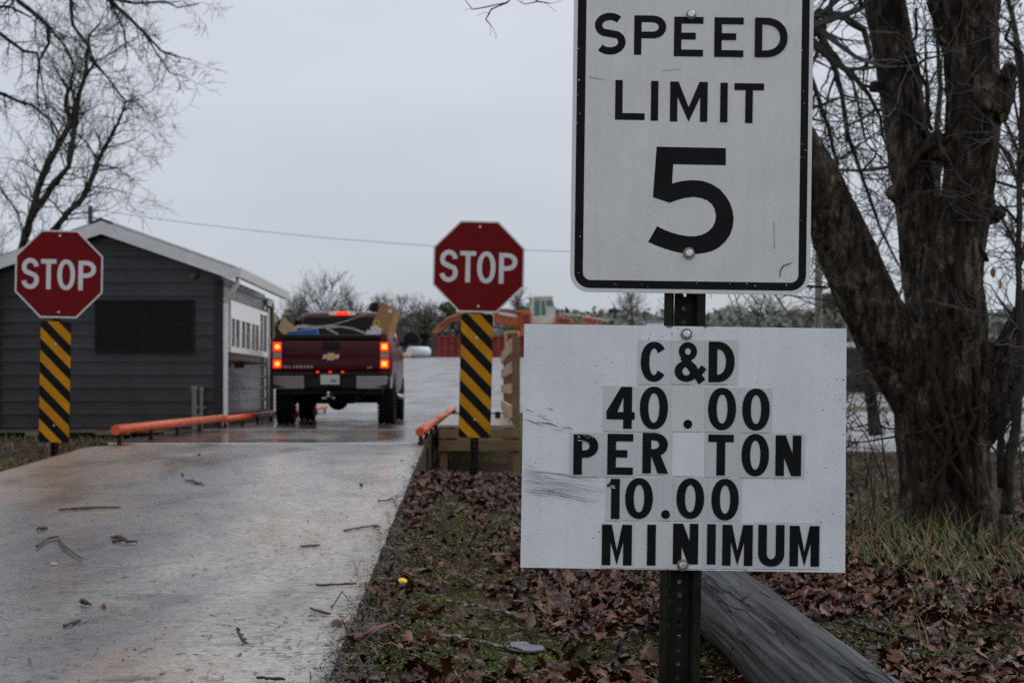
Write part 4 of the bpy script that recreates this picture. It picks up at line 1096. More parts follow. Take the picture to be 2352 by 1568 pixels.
    def pane(nm, pts, par=None):
        g = MB(); pts = [Vector(p) for p in pts]; nrm = (pts[1] - pts[0]).cross(pts[2] - pts[0]).normalized()
        g.add([p for p in pts] + [p - nrm * .02 for p in pts], [(0, 1, 2, 3), (7, 6, 5, 4), (0, 4, 5, 1), (1, 5, 6, 2), (2, 6, 7, 3), (3, 7, 4, 0)]); return g.build(nm, M['glass_dark'], t, bevel=.006)
    pane('rear_window', [(-.76, 2.185, 1.47), (.76, 2.185, 1.47), (.665, 2.335, 1.865), (-.665, 2.335, 1.865)])
    for sg in (1, -1):
        for y0, y1, y2, y3 in ((2.42, 3.22, 3.16, 2.52), (3.30, 4.12, 3.72, 3.26)):
            pane('side_window', [(sg * .950, y0, 1.46), (sg * .950, y1, 1.46), (sg * .822, y2, 1.83), (sg * .822, y3, 1.83)])
        hd = MB()
        for y in (3.05, 4.0): hd.box(*sorted((sg * 1.012, sg * 1.035)), y, y + .17, 1.15, 1.19)
        hd.build('door_handle', M['maroon'], t, bevel=.008)
        mm = MB(); mm.box(*sorted((sg * .95, sg * 1.12)), 3.96, 4.04, 1.40, 1.46); mr_ = mm.build('mirror', M['black'], t, bevel=.01)
        mm = MB(); mm.prism([(sg * x, z) for x, z in ((1.03, 1.42), (1.32, 1.44), (1.345, 1.52), (1.31, 1.62), (1.22, 1.66), (1.10, 1.65), (1.05, 1.58))], 1, 3.93, 4.08); mm.build('mirror_housing', M['black'], mr_, bevel=.03)
        st = MB(); st.tube([(sg * .97, 2.5, .48), (sg * 1.03, 2.6, .44), (sg * 1.03, 4.1, .44), (sg * .97, 4.2, .48)], .038, 10); st.build('running_board', M['chrome'], t, smooth=True)
        fl = MB(); fl.box(*sorted((sg * .72, sg * .97)), 5.18, 5.24, .25, .62); fl.build('mud_flap', M['black'], t)
    pane('windscreen', [(.80, 4.33, 1.47), (-.80, 4.33, 1.47), (-.68, 3.80, 1.87), (.68, 3.80, 1.87)])
    hb = MB(); hb.box(-.235, .235, 2.385, 2.42, 1.895, 1.965); ho = hb.build('cargo_light', M['lamp_cream'], t, bevel=.01)
    hb = MB(); hb.box(-.12, .12, 2.372, 2.384, 1.90, 1.96); hb.build('brake_lamp', M['lamp_glow'], ho, bevel=.006)
    # wheels
    def lathe(mb, pr, yc, zc, n):
        vs = [(x, yc + r * math.cos(2 * PI * k / n), zc + r * math.sin(2 * PI * k / n)) for x, r in pr for k in range(n)]
        mb.add(vs, [(j * n + k, j * n + (k + 1) % n, (j + 1) * n + (k + 1) % n, (j + 1) * n + k) for j in range(len(pr) - 1) for k in range(n)])
    for sg in (1, -1):
        for y in axles:
            wv = MB(); xo, xi = sg * 1.0, sg * .735
            pr = [(xi, WR * .62), (xi, WR * .90), (xi + sg * .02, WR * .97), (xi + sg * .04, WR * 1.0), (xo - sg * .04, WR * 1.0), (xo - sg * .02, WR * .97), (xo, WR * .90), (xo, WR * .62)]
            lathe(wv, pr, y, WR, 40)
            for k in range(36):     # tread blocks
                a = 2 * PI * k / 36
                for xx in (.755, .86, .965):
                    Mx = Matrix.Translation((sg * xx, y, WR)) @ Matrix.Rotation(a + (.05 if xx == .86 else 0), 4, 'X') @ Matrix.Translation((0, 0, WR - .002))
                    wv.obox(Mx, .038, .022, .009)
            wo = wv.build('wheel', M['rubber'], t)
            r_ = MB(); lathe(r_, [(xi + sg * .03, .01), (xi + sg * .03, WR * .62), (sg * .93, WR * .62), (sg * .965, WR * .60), (sg * .955, WR * .5), (sg * .95, .01)], y, WR, 32)
            r_.build('rim', M['chrome'], wo)
    # load: separate things lying in the bed
    R0 = t.matrix_basis.copy()
    T0 = Matrix.Translation((-2.975, 26.40, DZ)) @ Matrix.Rotation(math.radians(1.6), 4, 'Z')
    def load(px, py, ly): # world point at truck depth ly
        Y = 26.40 + ly; return P(px, py, Y)
    def crate(nm, lab, cat, corners, dep, mats, extra=None, bev=.004):
        b = MB(); n = len(corners); ctr = sum(corners, Vector()) / n
        o = thing(nm, lab, cat, ctr)
        vs = [c - ctr for c in corners] + [c - ctr + Vector(dep) for c in corners]
        b.add(vs, [tuple(range(n))], 0); b.add(vs, [tuple(range(2 * n - 1, n - 1, -1))], 0)
        b.add(vs, [(i, (i + 1) % n, n + (i + 1) % n, n + i) for i in range(n)], 1 if len(mats) > 1 else 0)
        k = b.build('carton', mats, o, bevel=bev); return o, ctr
    cz = lambda x, y: (1050 / 1.7415 + x / 2.903 / 1.7415, 1180 / 1.7415 + y / 2.903 / 1.7415)
    q = [load(*cz(*p), .5) for p in ((1190, 520), (1442, 520), (1540, 155), (1385, 80))]
    o, c = crate('cardboard_box', 'tall brown cardboard box leaning at the right side of the truck bed', 'cardboard box', q, (.07, .40, -.02), [M['card'], M['card']])
    o['group'] = 'scrap in the truck bed'
    g = MB(); dq = lambda x, y: load(*cz(x, y), .5) - c + Vector((0, -.006, 0))
    g.add([dq(1298, 292), dq(1360, 292), dq(1352, 348), dq(1294, 345)], [(0, 1, 2, 3)]); g.build('yellow_label', M['plate_yellow'], o)
    g = MB(); s_ = Vector((0, -.004, 0)); g.add([dq(1312, 306) + s_, dq(1345, 306) + s_, dq(1338, 334) + s_, dq(1308, 332) + s_], [(0, 1, 2, 3)]); g.build('label_mark', M['black'], o)
    g = MB(); g.add([dq(1460, 170), dq(1505, 160), dq(1500, 210), dq(1455, 200)], [(0, 1, 2, 3)]); g.build('torn_label', M['card_edge'], o)
    q = [load(*cz(*p), .45) for p in ((180, 385), (300, 520), (395, 375), (235, 252))]
    o, c = crate('cardboard_box', 'pale cardboard box tipped on its corner at the left of the truck bed', 'cardboard box', q, (.0, .15, -.03), [M['card_light'], M['card_edge']]); o['group'] = 'scrap in the truck bed'
    q = [load(*cz(*p), .30) for p in ((285, 500), (650, 500), (625, 392), (290, 430))]
    o, c = crate('flat_carton', 'blue printed carton lying along the tailgate', 'carton', q, (0, .22, .02), [M['blue']]); o['group'] = 'scrap in the truck bed'
    def strip(nm, lab, cat, pts, wd, ly0, ly1, mt, th=.02):
        n = len(pts); W_ = [load(*cz(*p), ly0 + (ly1 - ly0) * i / (n - 1)) for i, p in enumerate(pts)]
        o = thing(nm, lab, cat, W_[0]); o['group'] = 'scrap in the truck bed'
        b = MB(); pv = [p - W_[0] for p in W_]
        vs = []
        for i, p in enumerate(pv):
            wv = wd[i] if hasattr(wd, '__len__') else wd
            vs += [p + Vector((0, -.05, wv / 2)), p + Vector((0, -.05, -wv / 2)), p + Vector((0, .05, -wv / 2)), p + Vector((0, .05, wv / 2))]
        b.add(vs, [(i * 4 + k, i * 4 + (k + 1) % 4, i * 4 + 4 + (k + 1) % 4, i * 4 + 4 + k) for i in range(n - 1) for k in range(4)] + [(0, 1, 2, 3), (4 * n - 1, 4 * n - 2, 4 * n - 3, 4 * n - 4)])
        b.build('strip', mt, o)
    strip('wood_trim', 'bundle of pale splintered trim across the middle of the truck bed', 'wood scrap', ((380, 368), (480, 366), (600, 372), (740, 378)), [.03, .07, .05, .02], .7, .9, M['lath'])
    strip('wood_trim', 'long thin lath rising from the trim to the tall cardboard box', 'wood scrap', ((640, 365), (820, 345), (980, 300), (1120, 250), (1255, 205)), .018, .9, 1.0, M['lath'])
    strip('wood_trim', 'grey board sloping from the trim down to the right tailgate corner', 'wood scrap', ((740, 370), (900, 366), (1050, 388), (1190, 440), (1230, 480)), [.05, .03, .03, .04, .04], .55, .6, M['lath'])
    strip('wood_trim', 'short broken stick lying on the tailgate beside the blue carton', 'wood scrap', ((740, 385), (790, 410), (850, 440), (900, 480)), [.03, .05, .03, .03], .35, .3, M['lath'])
    q = [load(*cz(*p), .38) for p in ((1250, 370), (1300, 355), (1370, 400), (1360, 470), (1290, 480), (1270, 420))]
    o, c = crate('plastic_sheet', 'crumpled silver plastic at the foot of the tall cardboard box', 'plastic sheet', q, (.02, .06, .01), [M['silver']]); o['group'] = 'scrap in the truck bed'
    q = [load(*cz(*p), .34) for p in ((1190, 480), (1320, 480), (1290, 425), (1215, 400))]
    o, c = crate('bag', 'pale lilac bag beside the tall cardboard box', 'bag', q, (0, .15, 0), [M['card_edge']]); o['group'] = 'scrap in the truck bed'
pickup()

# ------------------------------------------------------------------ far yard
def pole(name, label, px, py_top, Y, r, mt, zb):
    o = thing(name, label, 'pole', (X(px, Y), Y, zb), group='poles carrying the cable')
    b = MB(); h = Z(py_top, Y) - zb; b.tube([(0, 0, 0), (0, 0, h)], [r * 1.15, r * .9], 12); b.build('pole_shaft', mt, o)
pole('utility_pole', 'dark pole standing behind the shed roof', 207.5, 473, 60, .10, M['pole_dark'], 1.2)
pole('utility_pole', 'grey wooden pole left of the big leaning trunk', 1880, 560, 55, .13, M['pole_wood'], .6)
def cable():
    a, c = P(208, 480, 60), P(1880, 575, 55)
    b = MB(); pts = []
    for i in range(41):
        u = i / 40; p = a.lerp(c, u); p.z -= 4 * u * (1 - u) * .62; pts.append(p - a)
    b.tube(pts, .009, 6)
    o = b.build('overhead_cable', M['wire']); o.location = a
    tag(o, 'thin overhead cable sagging between the two poles', 'cable')
cable()
def container():
    Y = 98; x0, x1 = X(1000, Y), X(1214, Y); zb = 2.55; zt = Z(771, Y)
    t = thing('roll_off_container', 'ribbed red roll off container beyond the road crest', 'container', (x0, Y, zb))
    W, H = x1 - x0, zt - zb
    b = MB(); b.box(0, W, 0, 2.4, .1, H - .08); b.build('container_body', M['rust_red'], t)
    r = MB(); n = 14
    for k in range(n): x = W * (k + .3) / n; r.box(x, x + .17, -.12, 0, .1, H - .1)
    r.build('rib', M['rust_red'], t); r = MB(); r.box(-.05, W + .05, -.14, 2.54, H - .08, H); r.box(-.05, W + .05, -.13, 2.53, 0, .1); r.build('top_rail', M['rust_red'], t)
container()
def excavator():
    Y = 108; O = P(1240, 790, Y)
    t = thing('excavator', 'orange material handler with cream cab and folded boom beyond the red container', 'excavator', (O.x, Y, 2.3))
    R = lambda px, py, dy=0: P(px, py, Y) - Vector((O.x, Y, 2.3)) + Vector((0, dy, 0))
    def slab(nm, pts, mt, y0, y1, par=t, bev=.04):
        b = MB(); q = [R(*p) for p in pts]; b.prism([(v.x, v.z) for v in q], 1, y0, y1); return b.build(nm, mt, par, bevel=bev)
    cab = slab('cab', [(1219, 745), (1219, 697), (1227, 684), (1266, 683), (1274, 718), (1274, 745)], M['mach_cream'], -.8, .8)
    c2 = MB(); q0, q1 = R(1224, 686), R(1270, 681); c2.box(q0.x, q1.x, -.85, .85, q0.z, q1.z); c2.build('cab_roof', M['mach_cream'], cab, bevel=.03)
    for pts in ([(1227, 725), (1227, 692), (1239, 691), (1239, 725)], [(1243, 724), (1243, 691), (1250, 691), (1254, 724)], [(1255, 703), (1254, 690), (1269, 690), (1272, 704)]):
        slab('cab_window', pts, M['glass_green'], -.84, -.805, cab, .01)
    slab('body_cover', [(1196, 790), (1196, 714), (1219, 717), (1219, 746), (1274, 746), (1274, 731), (1292, 728), (1312, 734), (1312, 744), (1392, 747), (1392, 790)], M['mach_orange'], -1.1, 1.1)
    slab('engine_grille', [(1281, 741), (1281, 733), (1303, 736), (1303, 742)], M['mach_dark'], -1.14, -1.101, t, .01)
    slab('access_panel', [(1200, 744), (1200, 722), (1215, 724), (1215, 744)], M['rust_red'], -1.13, -1.101, t, .01)
    b = MB(); b.tube([R(*q, -.42) for q in ((1195, 720), (1165, 715), (1130, 713), (1095, 716), (1062, 724), (1030, 735), (1008, 752))], .05, 6); b.build('hydraulic_hose', M['mach_dark'], t)
    b = MB()
    for q0, q1 in (((1205, 686), (1240, 684)), ((1292, 722), (1330, 726)), ((1330, 726), (1395, 738))): b.tube([R(*q0, -.9), R(*q1, -.9)], .04, 6)
    b.build('handrail', M['mach_cream'], t)
    for px in (1345, 1358, 1371):
        b = MB(); q = R(px, 746); b.tube([q, q + Vector((0, 0, .35))], .09, 10); b.tube([q + Vector((0, 0, .35)), q + Vector((0, 0, .48))], .2, 12); b.build('exhaust_stack', M['mach_orange'], t)
    slab('boom', [(1196, 757), (1150, 745), (1120, 738), (1090, 735), (1090, 712), (1130, 708), (1165, 709), (1196, 714)], M['mach_orange'], -.35, .35)
    g = MB(); q = [R(*p) for p in ((1145, 714), (1187, 722), (1186, 730), (1144, 722))]; g.add([v + Vector((0, -.39, 0)) for v in q], [(0, 1, 2, 3)]); g.build('boom_marking', M['white_metal'], t)
    slab('stick', [(1098, 710), (1060, 718), (1028, 728), (1010, 745), (992, 762), (998, 770), (1012, 762), (1036, 741), (1065, 734), (1098, 738)], M['mach_orange'], -.25, .25)
    slab('grapple', [(991, 764), (1002, 764), (1001, 790), (1006, 818), (994, 822), (984, 815), (990, 790)], M['mach_dark'], -.3, .3)
    slab('counterweight', [(1110, 745), (1112, 720), (1125, 716), (1135, 724), (1134, 750), (1131, 775), (1112, 775)], M['mach_cream'], -.5, -.36)
    u = MB(); u.box(-2.6, 3.2, -1.3, 1.3, .2, .9); u.build('undercarriage', M['mach_dark'], t, bevel=.1)
    slab('hydraulic_ram', [(1120, 746), (1160, 752), (1192, 766), (1190, 770), (1158, 758), (1120, 750)], M['mach_dark'], -.5, -.4)
excavator()
def yard_bits():
    Y = 93; t = thing('steel_gantry', 'square yellow steel frame above the wooden railing', 'frame', (X(1174, Y), Y, Z(820, Y)))
    b = MB(); x0, x1 = X(1159, Y) - t.location.x, X(1194, Y) - t.location.x; z0, z1 = 0, Z(759, Y) - t.location.z; d = .14
    b.box(x0, x0 + d, 0, d, z0, z1 - d); b.box(x1 - d, x1, 0, d, z0, z1 - d); b.box(x0, x1, 0, d, z1 - d, z1); b.box(x0 + d, x1 - d, .02, .1, z1 - .85, z1 - .75); b.build('steel_frame', M['mach_yellow'], t)
    Y = 90; c = P(959, 816, Y); t = thing('plastic_roll', 'white plastic roll lying at the crest left of the red container', 'roll', (c.x, Y, gz(c.x, Y) + .30))
    b = MB(); b.tube([(-.45, -.1, 0), (-.43, -.08, 0), (.55, .35, 0), (.57, .37, 0)], [.26, .30, .30, .26], 20); b.build('roll', M['white_roll'], t, smooth=True)
    for k, (px, s) in enumerate(((930, .2), (938, .14))):
        c = P(px, 818, 89.5); o = thing('rubble_lump', ('larger' if k == 0 else 'smaller') + ' tan rubble lump beside the white plastic roll', 'rubble', (c.x, 89.5, gz(c.x, 89.5) + .1), group='rubble at the crest')
        bm = bmesh.new(); bmesh.ops.create_icosphere(bm, subdivisions=2, radius=s)
        for v in bm.verts: v.co *= 1 + .3 * noise.noise(v.co * 9 + Vector((k, 0, 0)))
        me = bpy.data.meshes.new('lump'); bm.to_mesh(me); bm.free(); me.materials.append(M['card_light']); q = bpy.data.objects.new('lump', me); COL.objects.link(q); q.parent = o
    Y = 64; zb = gz(X(1985, Y), Y); t = thing('skip', 'long black skip on the yard between the price board and the big tree', 'skip', (X(1925, Y), Y, zb))
    W = X(2030, Y) - X(1925, Y); b = MB()
    b.prism([(0, .25), (W, .25), (W + .25, 1.75), (-.25, 1.75)], 1, 0, 2.2); b.build('skip_body', M['dumpster'], t)
    r = MB(); r.box(-.3, W + .3, -.08, -.002, 1.62, 1.78)
    for k in range(6): r.box(.05 + k * W / 5.2, .15 + k * W / 5.2, -.06, -.004, .3, 1.6)
    r.box(0, W, .3, .5, 0, .25); r.box(0, W, 1.6, 1.9, 0, .25); r.build('rim', M['dumpster'], t)
    m_ = MB(); m_.box(W * .62, W * .80, .2, .9, 1.79, 2.25); m_.box(W * .3, W * .5, .3, 1.4, 1.79, 2.0); m_.build('contents', M['card_edge'], t)
    Y = 100; t = thing('parked_vehicle', 'low blue grey vehicle roof just left of the sign post', 'vehicle', (X(1497, Y), Y, Z(760, Y)))
    b = MB(); x0, x1 = X(1476, Y) - t.location.x, X(1540, Y) - t.location.x
    b.prism([(x0, 0), (x0 + .05, .30), (x0 + .2, .62), (x1, .66), (x1, -1.4), (x0, -1.4)], 1, 0, 2); b.build('roof', M['blue_grey'], t, bevel=.06)
    b = MB(); b.prism([(x0 + .12, .08), (x0 + .25, .48), (x1 - .1, .5), (x1 - .1, .08)], 1, -.01, -.002); b.build('window', M['white_metal'], t)
yard_bits()
# ------------------------------------------------------------------ fallen log
def log():
    p0, p1 = Vector((.722, 6.30, .405)), Vector((.822, 3.0, .385)); d = (p1 - p0); ln = d.length
    q = d.to_track_quat('X', 'Z')
    o = thing('fallen_log', 'silver weathered fallen log behind the sign post', 'log', p0, q.to_euler())
    n, m_ = 160, 180; V = []; rg = random.Random(4)
    cracks = [(rg.uniform(0, 2 * PI), rg.uniform(0, 1), rg.uniform(.10, .45), rg.uniform(.006, .020), rg.uniform(-.25, .25)) for _ in range(110)]
    for j in range(m_ + 1):
        u = j / m_; x = ln * u
        for k in range(n):
            a = 2 * PI * k / n
            r = .128 + .012 * noise.noise((math.cos(a) * 1.5, math.sin(a) * 1.5, x * 1.1)) + .005 * noise.noise((math.cos(a) * 6, math.sin(a) * 6, x * 2.2)) + .0035 * noise.noise((math.cos(a) * 16, math.sin(a) * 16, x * 1.0))
            for ca, cu, cl, cd, sl_ in cracks:
                du = abs(u - cu)
                if du < cl / 2:
                    da = (a - ca - (u - cu) * sl_ + PI) % (2 * PI) - PI
                    if abs(da) < .09: r -= cd * (1 - (2 * du / cl) ** 2) * max(0, 1 - abs(da) / .06)
            if u < .02: r -= .02 * (1 - u / .02)
            hx, ha = (x - .40), ((a - 1.35 + PI) % (2 * PI) - PI)          # rotted hole near the far end
            hd = (hx / .10) ** 2 + (ha / .26) ** 2
            if hd < 1: r -= .075 * (1 - hd) ** .5
            V.append((x + (.03 * noise.noise((math.cos(a) * 3, math.sin(a) * 3, 7)) if u in (0,) else 0), math.cos(a) * r, math.sin(a) * r))
    Fq = [(j * n + k, j * n + (k + 1) % n, (j + 1) * n + (k + 1) % n, (j + 1) * n + k) for j in range(m_) for k in range(n)]
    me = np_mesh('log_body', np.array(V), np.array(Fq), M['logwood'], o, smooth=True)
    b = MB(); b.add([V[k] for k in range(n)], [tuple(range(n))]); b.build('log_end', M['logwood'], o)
    b = MB()
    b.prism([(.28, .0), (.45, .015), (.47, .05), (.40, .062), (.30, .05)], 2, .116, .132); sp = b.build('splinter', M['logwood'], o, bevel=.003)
    b = MB(); b.prism([(.62, -.155), (1.5, -.19), (1.5, -.16), (1.0, -.145), (.6, -.14)], 2, -.13, -.05)
log()

# ------------------------------------------------------------------ trees
def wander(p, d, ln, n, rng, wig, up):
    pts = [p.copy()]; d = d.normalized(); st = ln / n
    for i in range(n):
        d = (d + Vector((rng.gauss(0, wig), rng.gauss(0, wig), rng.gauss(0, wig) + up))).normalized()
        p = p + d * st; pts.append(p.copy())
    return pts
def branch(bs, p, d, ln, r, lev, rng, o):
    """bs: list of MB per level; recursive bare branching"""
    n = 5 if lev == 0 else 4 if lev < 3 else 3
    pts = wander(p, d, ln, n, rng, o['wig'], o['up'] * (1 if lev < 3 else .3))
    rm = o['rmin']; rad = [max(rm, r * (1 - .68 * i / n)) for i in range(n + 1)]
    bs[min(lev, len(bs) - 1)].tube(pts, rad, 6 if r > .03 else 4 if r > .009 else 3, cap=False)
    if lev >= o['max']:
        if o.get('leaf') is not None and rng.random() < o['leafp']: o['leaf'].append((pts[-1], r))
        return
    k = o['kids'][min(lev, len(o['kids']) - 1)]
    k = max(1, int(round(k * rng.uniform(.7, 1.3))))
    for c in range(k):
        u = rng.uniform(.28, 1.0) if c else 1.0
        f = u * n; i = min(n - 1, int(f)); q = pts[i].lerp(pts[i + 1], f - i)
        t = (pts[i + 1] - pts[i]).normalized(); a = rng.uniform(0, 2 * PI); ax_ = t.orthogonal().normalized(); ax_.rotate(Matrix.Rotation(a, 3, t))
        an = math.radians(rng.uniform(*o['ang'])) if c else math.radians(rng.uniform(5, 25))
        nd = t * math.cos(an) + ax_ * math.sin(an)
        nd.y *= o.get('flat', 1)
        branch(bs, q, nd, ln * rng.uniform(*o['ratio']), max(rm, rad[i] * (.62 if c else .8)), lev + 1, rng, o)
def spread(bs, pts, rad, step, ln, rng, o, lev=1, u0=.2, bias=None):
    """side branches along a hand placed limb"""
    N_ = len(pts)
    for i in range(N_ - 1):
        seg = (pts[i + 1] - pts[i]); k = max(1, int(seg.length / step))
        for c in range(k):
            u = (i + rng.random()) / (N_ - 1)
            if u < u0: continue
            f = rng.random(); q = pts[i].lerp(pts[i + 1], f); r = rad[i] + (rad[i + 1] - rad[i]) * f
            t = seg.normalized(); ax_ = t.orthogonal().normalized(); ax_.rotate(Matrix.Rotation(rng.uniform(0, 2 * PI), 3, t))
            an = math.radians(rng.uniform(*o['ang'])); nd = t * math.cos(an) + ax_ * math.sin(an)
            if bias: nd = nd + bias
            nd.y *= o.get('flat', 1)
            branch(bs, q, nd, ln * rng.uniform(.5, 1.2) * (1.15 - .55 * u), min(r * .55, o['r0']), lev, rng, o)
def hang_leaves(name, spots, size, rng, parent):
    V = []; Fq = []
    for p, r in spots:
        a = Vector((rng.uniform(-.6, .6), rng.uniform(-.6, .6), -1)).normalized(); s = size * rng.uniform(.6, 1.2)
        u = a.orthogonal().normalized(); u.rotate(Matrix.Rotation(rng.uniform(0, 6), 3, a)); nrm = a.cross(u)
        b = len(V)
        for f, w_, c in ((0, .02, 0), (.3, .24, .05), (.65, .22, .1), (1, .02, .0)):
            for sg in (-1, 1): V.append(p + a * s * f + u * s * w_ * sg + nrm * s * c)
        Fq += [(b + 2 * i, b + 2 * i + 1, b + 2 * i + 3, b + 2 * i + 2) for i in range(3)]
    if V: np_mesh(name, np.array([tuple(v) for v in V]), np.array(Fq), M['leaf_hang'], parent)

def big_tree():
    Y = 10.2; base = Vector((X(2185, Y), Y, .22))
    t = thing('bare_tree', 'big vine covered tree with several thick leaning stems at the right', 'tree', base)
    mpx = Y / F
    def poly(lst):
        return [P(px, py, Y + dy) - base for px, py, w_, dy in lst], [w_ * mpx for px, py, w_, dy in lst]
    stems = [
        [(2186, 1262, 135, 0), (2183, 1225, 112, 0), (2172, 1150, 98, 0), (2168, 1080, 101, 0), (2163, 1000, 104, 0), (2163, 920, 106, 0), (2172, 840, 98, 0), (2182, 760, 88, 0)],
        [(2182, 860, 84, -.03), (2190, 743, 80, -.04), (2183, 640, 72, -.05), (2204, 560, 62, -.05), (2218, 476, 60, -.05), (2226, 400, 58, -.05), (2231, 330, 60, -.05), (2236, 240, 63, -.05), (2231, 120, 64, -.05), (2222, 50, 72, -.05), (2216, 0, 84, -.05), (2205, -60, 80, 0), (2200, -300, 70, .1), (2240, -700, 52, .3), (2260, -1100, 30, .5)],
        [(2165, 860, 64, .05), (2135, 700, 55, .08), (2112, 560, 50, .1), (2101, 440, 50, .12), (2094, 380, 51, .12), (2073, 240, 51, .15), (2061, 157, 49, .15), (2045, 70, 48, .2), (2034, 0, 49, .2), (2015, -120, 46, .3), (1960, -500, 36, .5), (1900, -1000, 22, .8)],
        [(2120, 930, 70, -.02), (2078, 850, 72, -.05), (2030, 765, 70, -.1), (1980, 660, 68, -.12), (1935, 555, 66, -.15), (1888, 450, 62, -.2), (1835, 350, 57, -.25), (1770, 240, 48, -.3), (1690, 110, 40, -.4), (1600, -50, 32, -.5), (1500, -300, 24, -.6)],
        [(2215, 1010, 60, 0), (2275, 930, 60, -.05), (2318, 845, 58, -.1), (2362, 760, 54, -.15), (2420, 640, 50, -.2), (2480, 480, 42, -.3), (2540, 200, 34, -.4), (2600, -200, 24, -.5)],
    ]
    b = MB(); rg = random.Random(8)
    for s in stems:
        pts, rad = poly(s)
        # resample
        pp, rr = [], []
        for i in range(len(pts) - 1):
            k = max(2, int((pts[i + 1] - pts[i]).length / .05)) if pts[i].z < 4 else 4
            for c in range(k):
                u = c / k; pp.append(pts[i].lerp(pts[i + 1], u)); rr.append(rad[i] + (rad[i + 1] - rad[i]) * u)
        pp.append(pts[-1]); rr.append(rad[-1])
        b.tube(pp, rr, 20)
    def knob(px, py, dy, r, sx=1, sz=1):
        c = P(px, py, Y + dy) - base; n = 10
        b.tube([c + Vector((0, 0, r * sz * math.sin(-PI / 2 + PI * k / n))) for k in range(n + 1)], [max(.002, r * sx * math.cos(-PI / 2 + PI * k / n)) for k in range(n + 1)], 14)
    b.tube([P(2262, 252, Y - .1) - base, P(2300, 200, Y - .14) - base, P(2312, 172, Y - .16) - base], [.17, .115, .085], 14)
    knob(2292, 490, -.05, .05); knob(2284, 500, -.05, .045); knob(2010, 200, .1, .045); knob(2150, 330, -.08, .075, 1, 1.2); knob(2157, 352, -.1, .07); knob(2110, 345, 0, .07); knob(2048, 445, .1, .05)
    for k in range(9):          # root flare
        a = 2 * PI * k / 9 + .2; r0 = .30; d = Vector((math.cos(a), math.sin(a), 0))
        b.tube([d * .12 + Vector((0, 0, .50)), d * .22 + Vector((0, 0, .2)), d * .33 + Vector((0, 0, .03)), d * .48 + Vector((0, 0, -.07))], [.13, .12, .09, .05], 8)
    o = b.build('trunk', M['bark'], None)
    md = o.modifiers.new('r', 'REMESH'); md.mode = 'VOXEL'; md.voxel_size = .017
    sm = o.modifiers.new('s', 'SMOOTH'); sm.iterations = 6; sm.factor = .5
    bpy.context.view_layer.update()
    me = bpy.data.meshes.new_from_object(o.evaluated_get(bpy.context.evaluated_depsgraph_get()))
    old = o.data; o.modifiers.clear(); o.data = me; bpy.data.meshes.remove(old)
    me.materials.clear(); me.materials.append(M['bark'])
    nv = len(me.vertices); co_ = np.zeros(nv * 3); me.vertices.foreach_get('co', co_); no = np.zeros(nv * 3); me.vertices.foreach_get('normal', no)
    co_ = co_.reshape(-1, 3); no = no.reshape(-1, 3)
    for i in range(nv):
        x, y, z = co_[i]
        h = .016 * noise.noise((x * 5, y * 5, z * 1.8)) - .020 * max(0, .5 - 2.2 * abs(noise.noise((x * 13, y * 13, z * 3.2 + 5)) + .3 * noise.noise((x * 40, y * 40, z * 14)))) + .007 * noise.noise((x * 36, y * 36, z * 14))
        co_[i] += no[i] * h
    me.vertices.foreach_set('co', co_.ravel()); me.polygons.foreach_set('use_smooth', [True] * len(me.polygons)); me.update()
    o.parent = t
    # hollow of the burl
    q = P(2318, 166, Y - .255) - base
    hb = MB(); hb.tube([q, q + Vector((.0, -.008, 0))], [.040, .036], 14); hb.tube([q + Vector((0, -.004, .05)), q + Vector((.02, -.01, .035)), q + Vector((.046, -.006, 0)), q + Vector((.02, -.01, -.045)), q + Vector((-.02, -.014, -.05)), q + Vector((-.046, -.014, 0)), q + Vector((-.022, -.012, .04)), q + Vector((0, -.004, .05))], .016, 6)
    hb.build('knot_hole', M['bark_dark'], t, smooth=True)
    # vines
    v = MB(); rg = random.Random(21)
    def vine(lst, r, dy=-.33):
        pts = [P(px, py, Y + (lst_dy if lst_dy is not None else dy)) - base for px, py, lst_dy in lst]
        pp = []
        for i in range(len(pts) - 1):
            for c in range(5):
                q = pts[i].lerp(pts[i + 1], c / 5); pp.append(q + Vector((rg.gauss(0, .008), rg.gauss(0, .006), 0)))
        pp.append(pts[-1]); v.tube(pp, [r * rg.uniform(.8, 1.2) for _ in pp], 7)
    vine([(2120, 1200, -.34), (2140, 1110, -.33), (2210, 1020, -.34), (2235, 960, -.33), (2215, 880, -.32)], .014)
    vine([(2105, 930, -.33), (2150, 1010, -.34), (2215, 1110, -.33), (2270, 1190, -.30)], .016)
    vine([(2150, 760, -.30), (2140, 850, -.33), (2160, 930, -.34), (2180, 990, -.34), (2165, 1100, -.33), (2150, 1210, -.36)], .020)
    vine([(2170, 700, -.27), (2185, 800, -.30), (2178, 900, -.33), (2200, 1010, -.34), (2230, 1120, -.31), (2260, 1220, -.32)], .017)
    vine([(2098, 980, -.30), (2105, 1080, -.31), (2115, 1210, -.36)], .022); vine([(2240, 840, -.24), (2250, 950, -.27), (2236, 1080, -.29), (2245, 1200, -.33)], .018)
    vine([(2080, 1000, -.28), (2150, 985, -.34), (2190, 960, -.34), (2260, 930, -.27)], .010)
    vine([(2225, 130, -.26), (2210, 260, -.24), (2206, 400, -.22), (2214, 520, -.22), (2200, 640, -.26), (2210, 760, -.30)], .017)
    vine([(2168, 330, -.16), (2200, 270, -.24), (2220, 190, -.25), (2262, 140, -.22)], .013); vine([(2204, 470, -.22), (2240, 540, -.2), (2268, 600, -.14)], .016)
    vine([(2265, 300, -.2), (2230, 400, -.24), (2190, 500, -.2)], .012)
    vine([(2072, 440, -.10), (2090, 400, -.13), (2112, 350, -.15), (2150, 330, -.15)], .02)
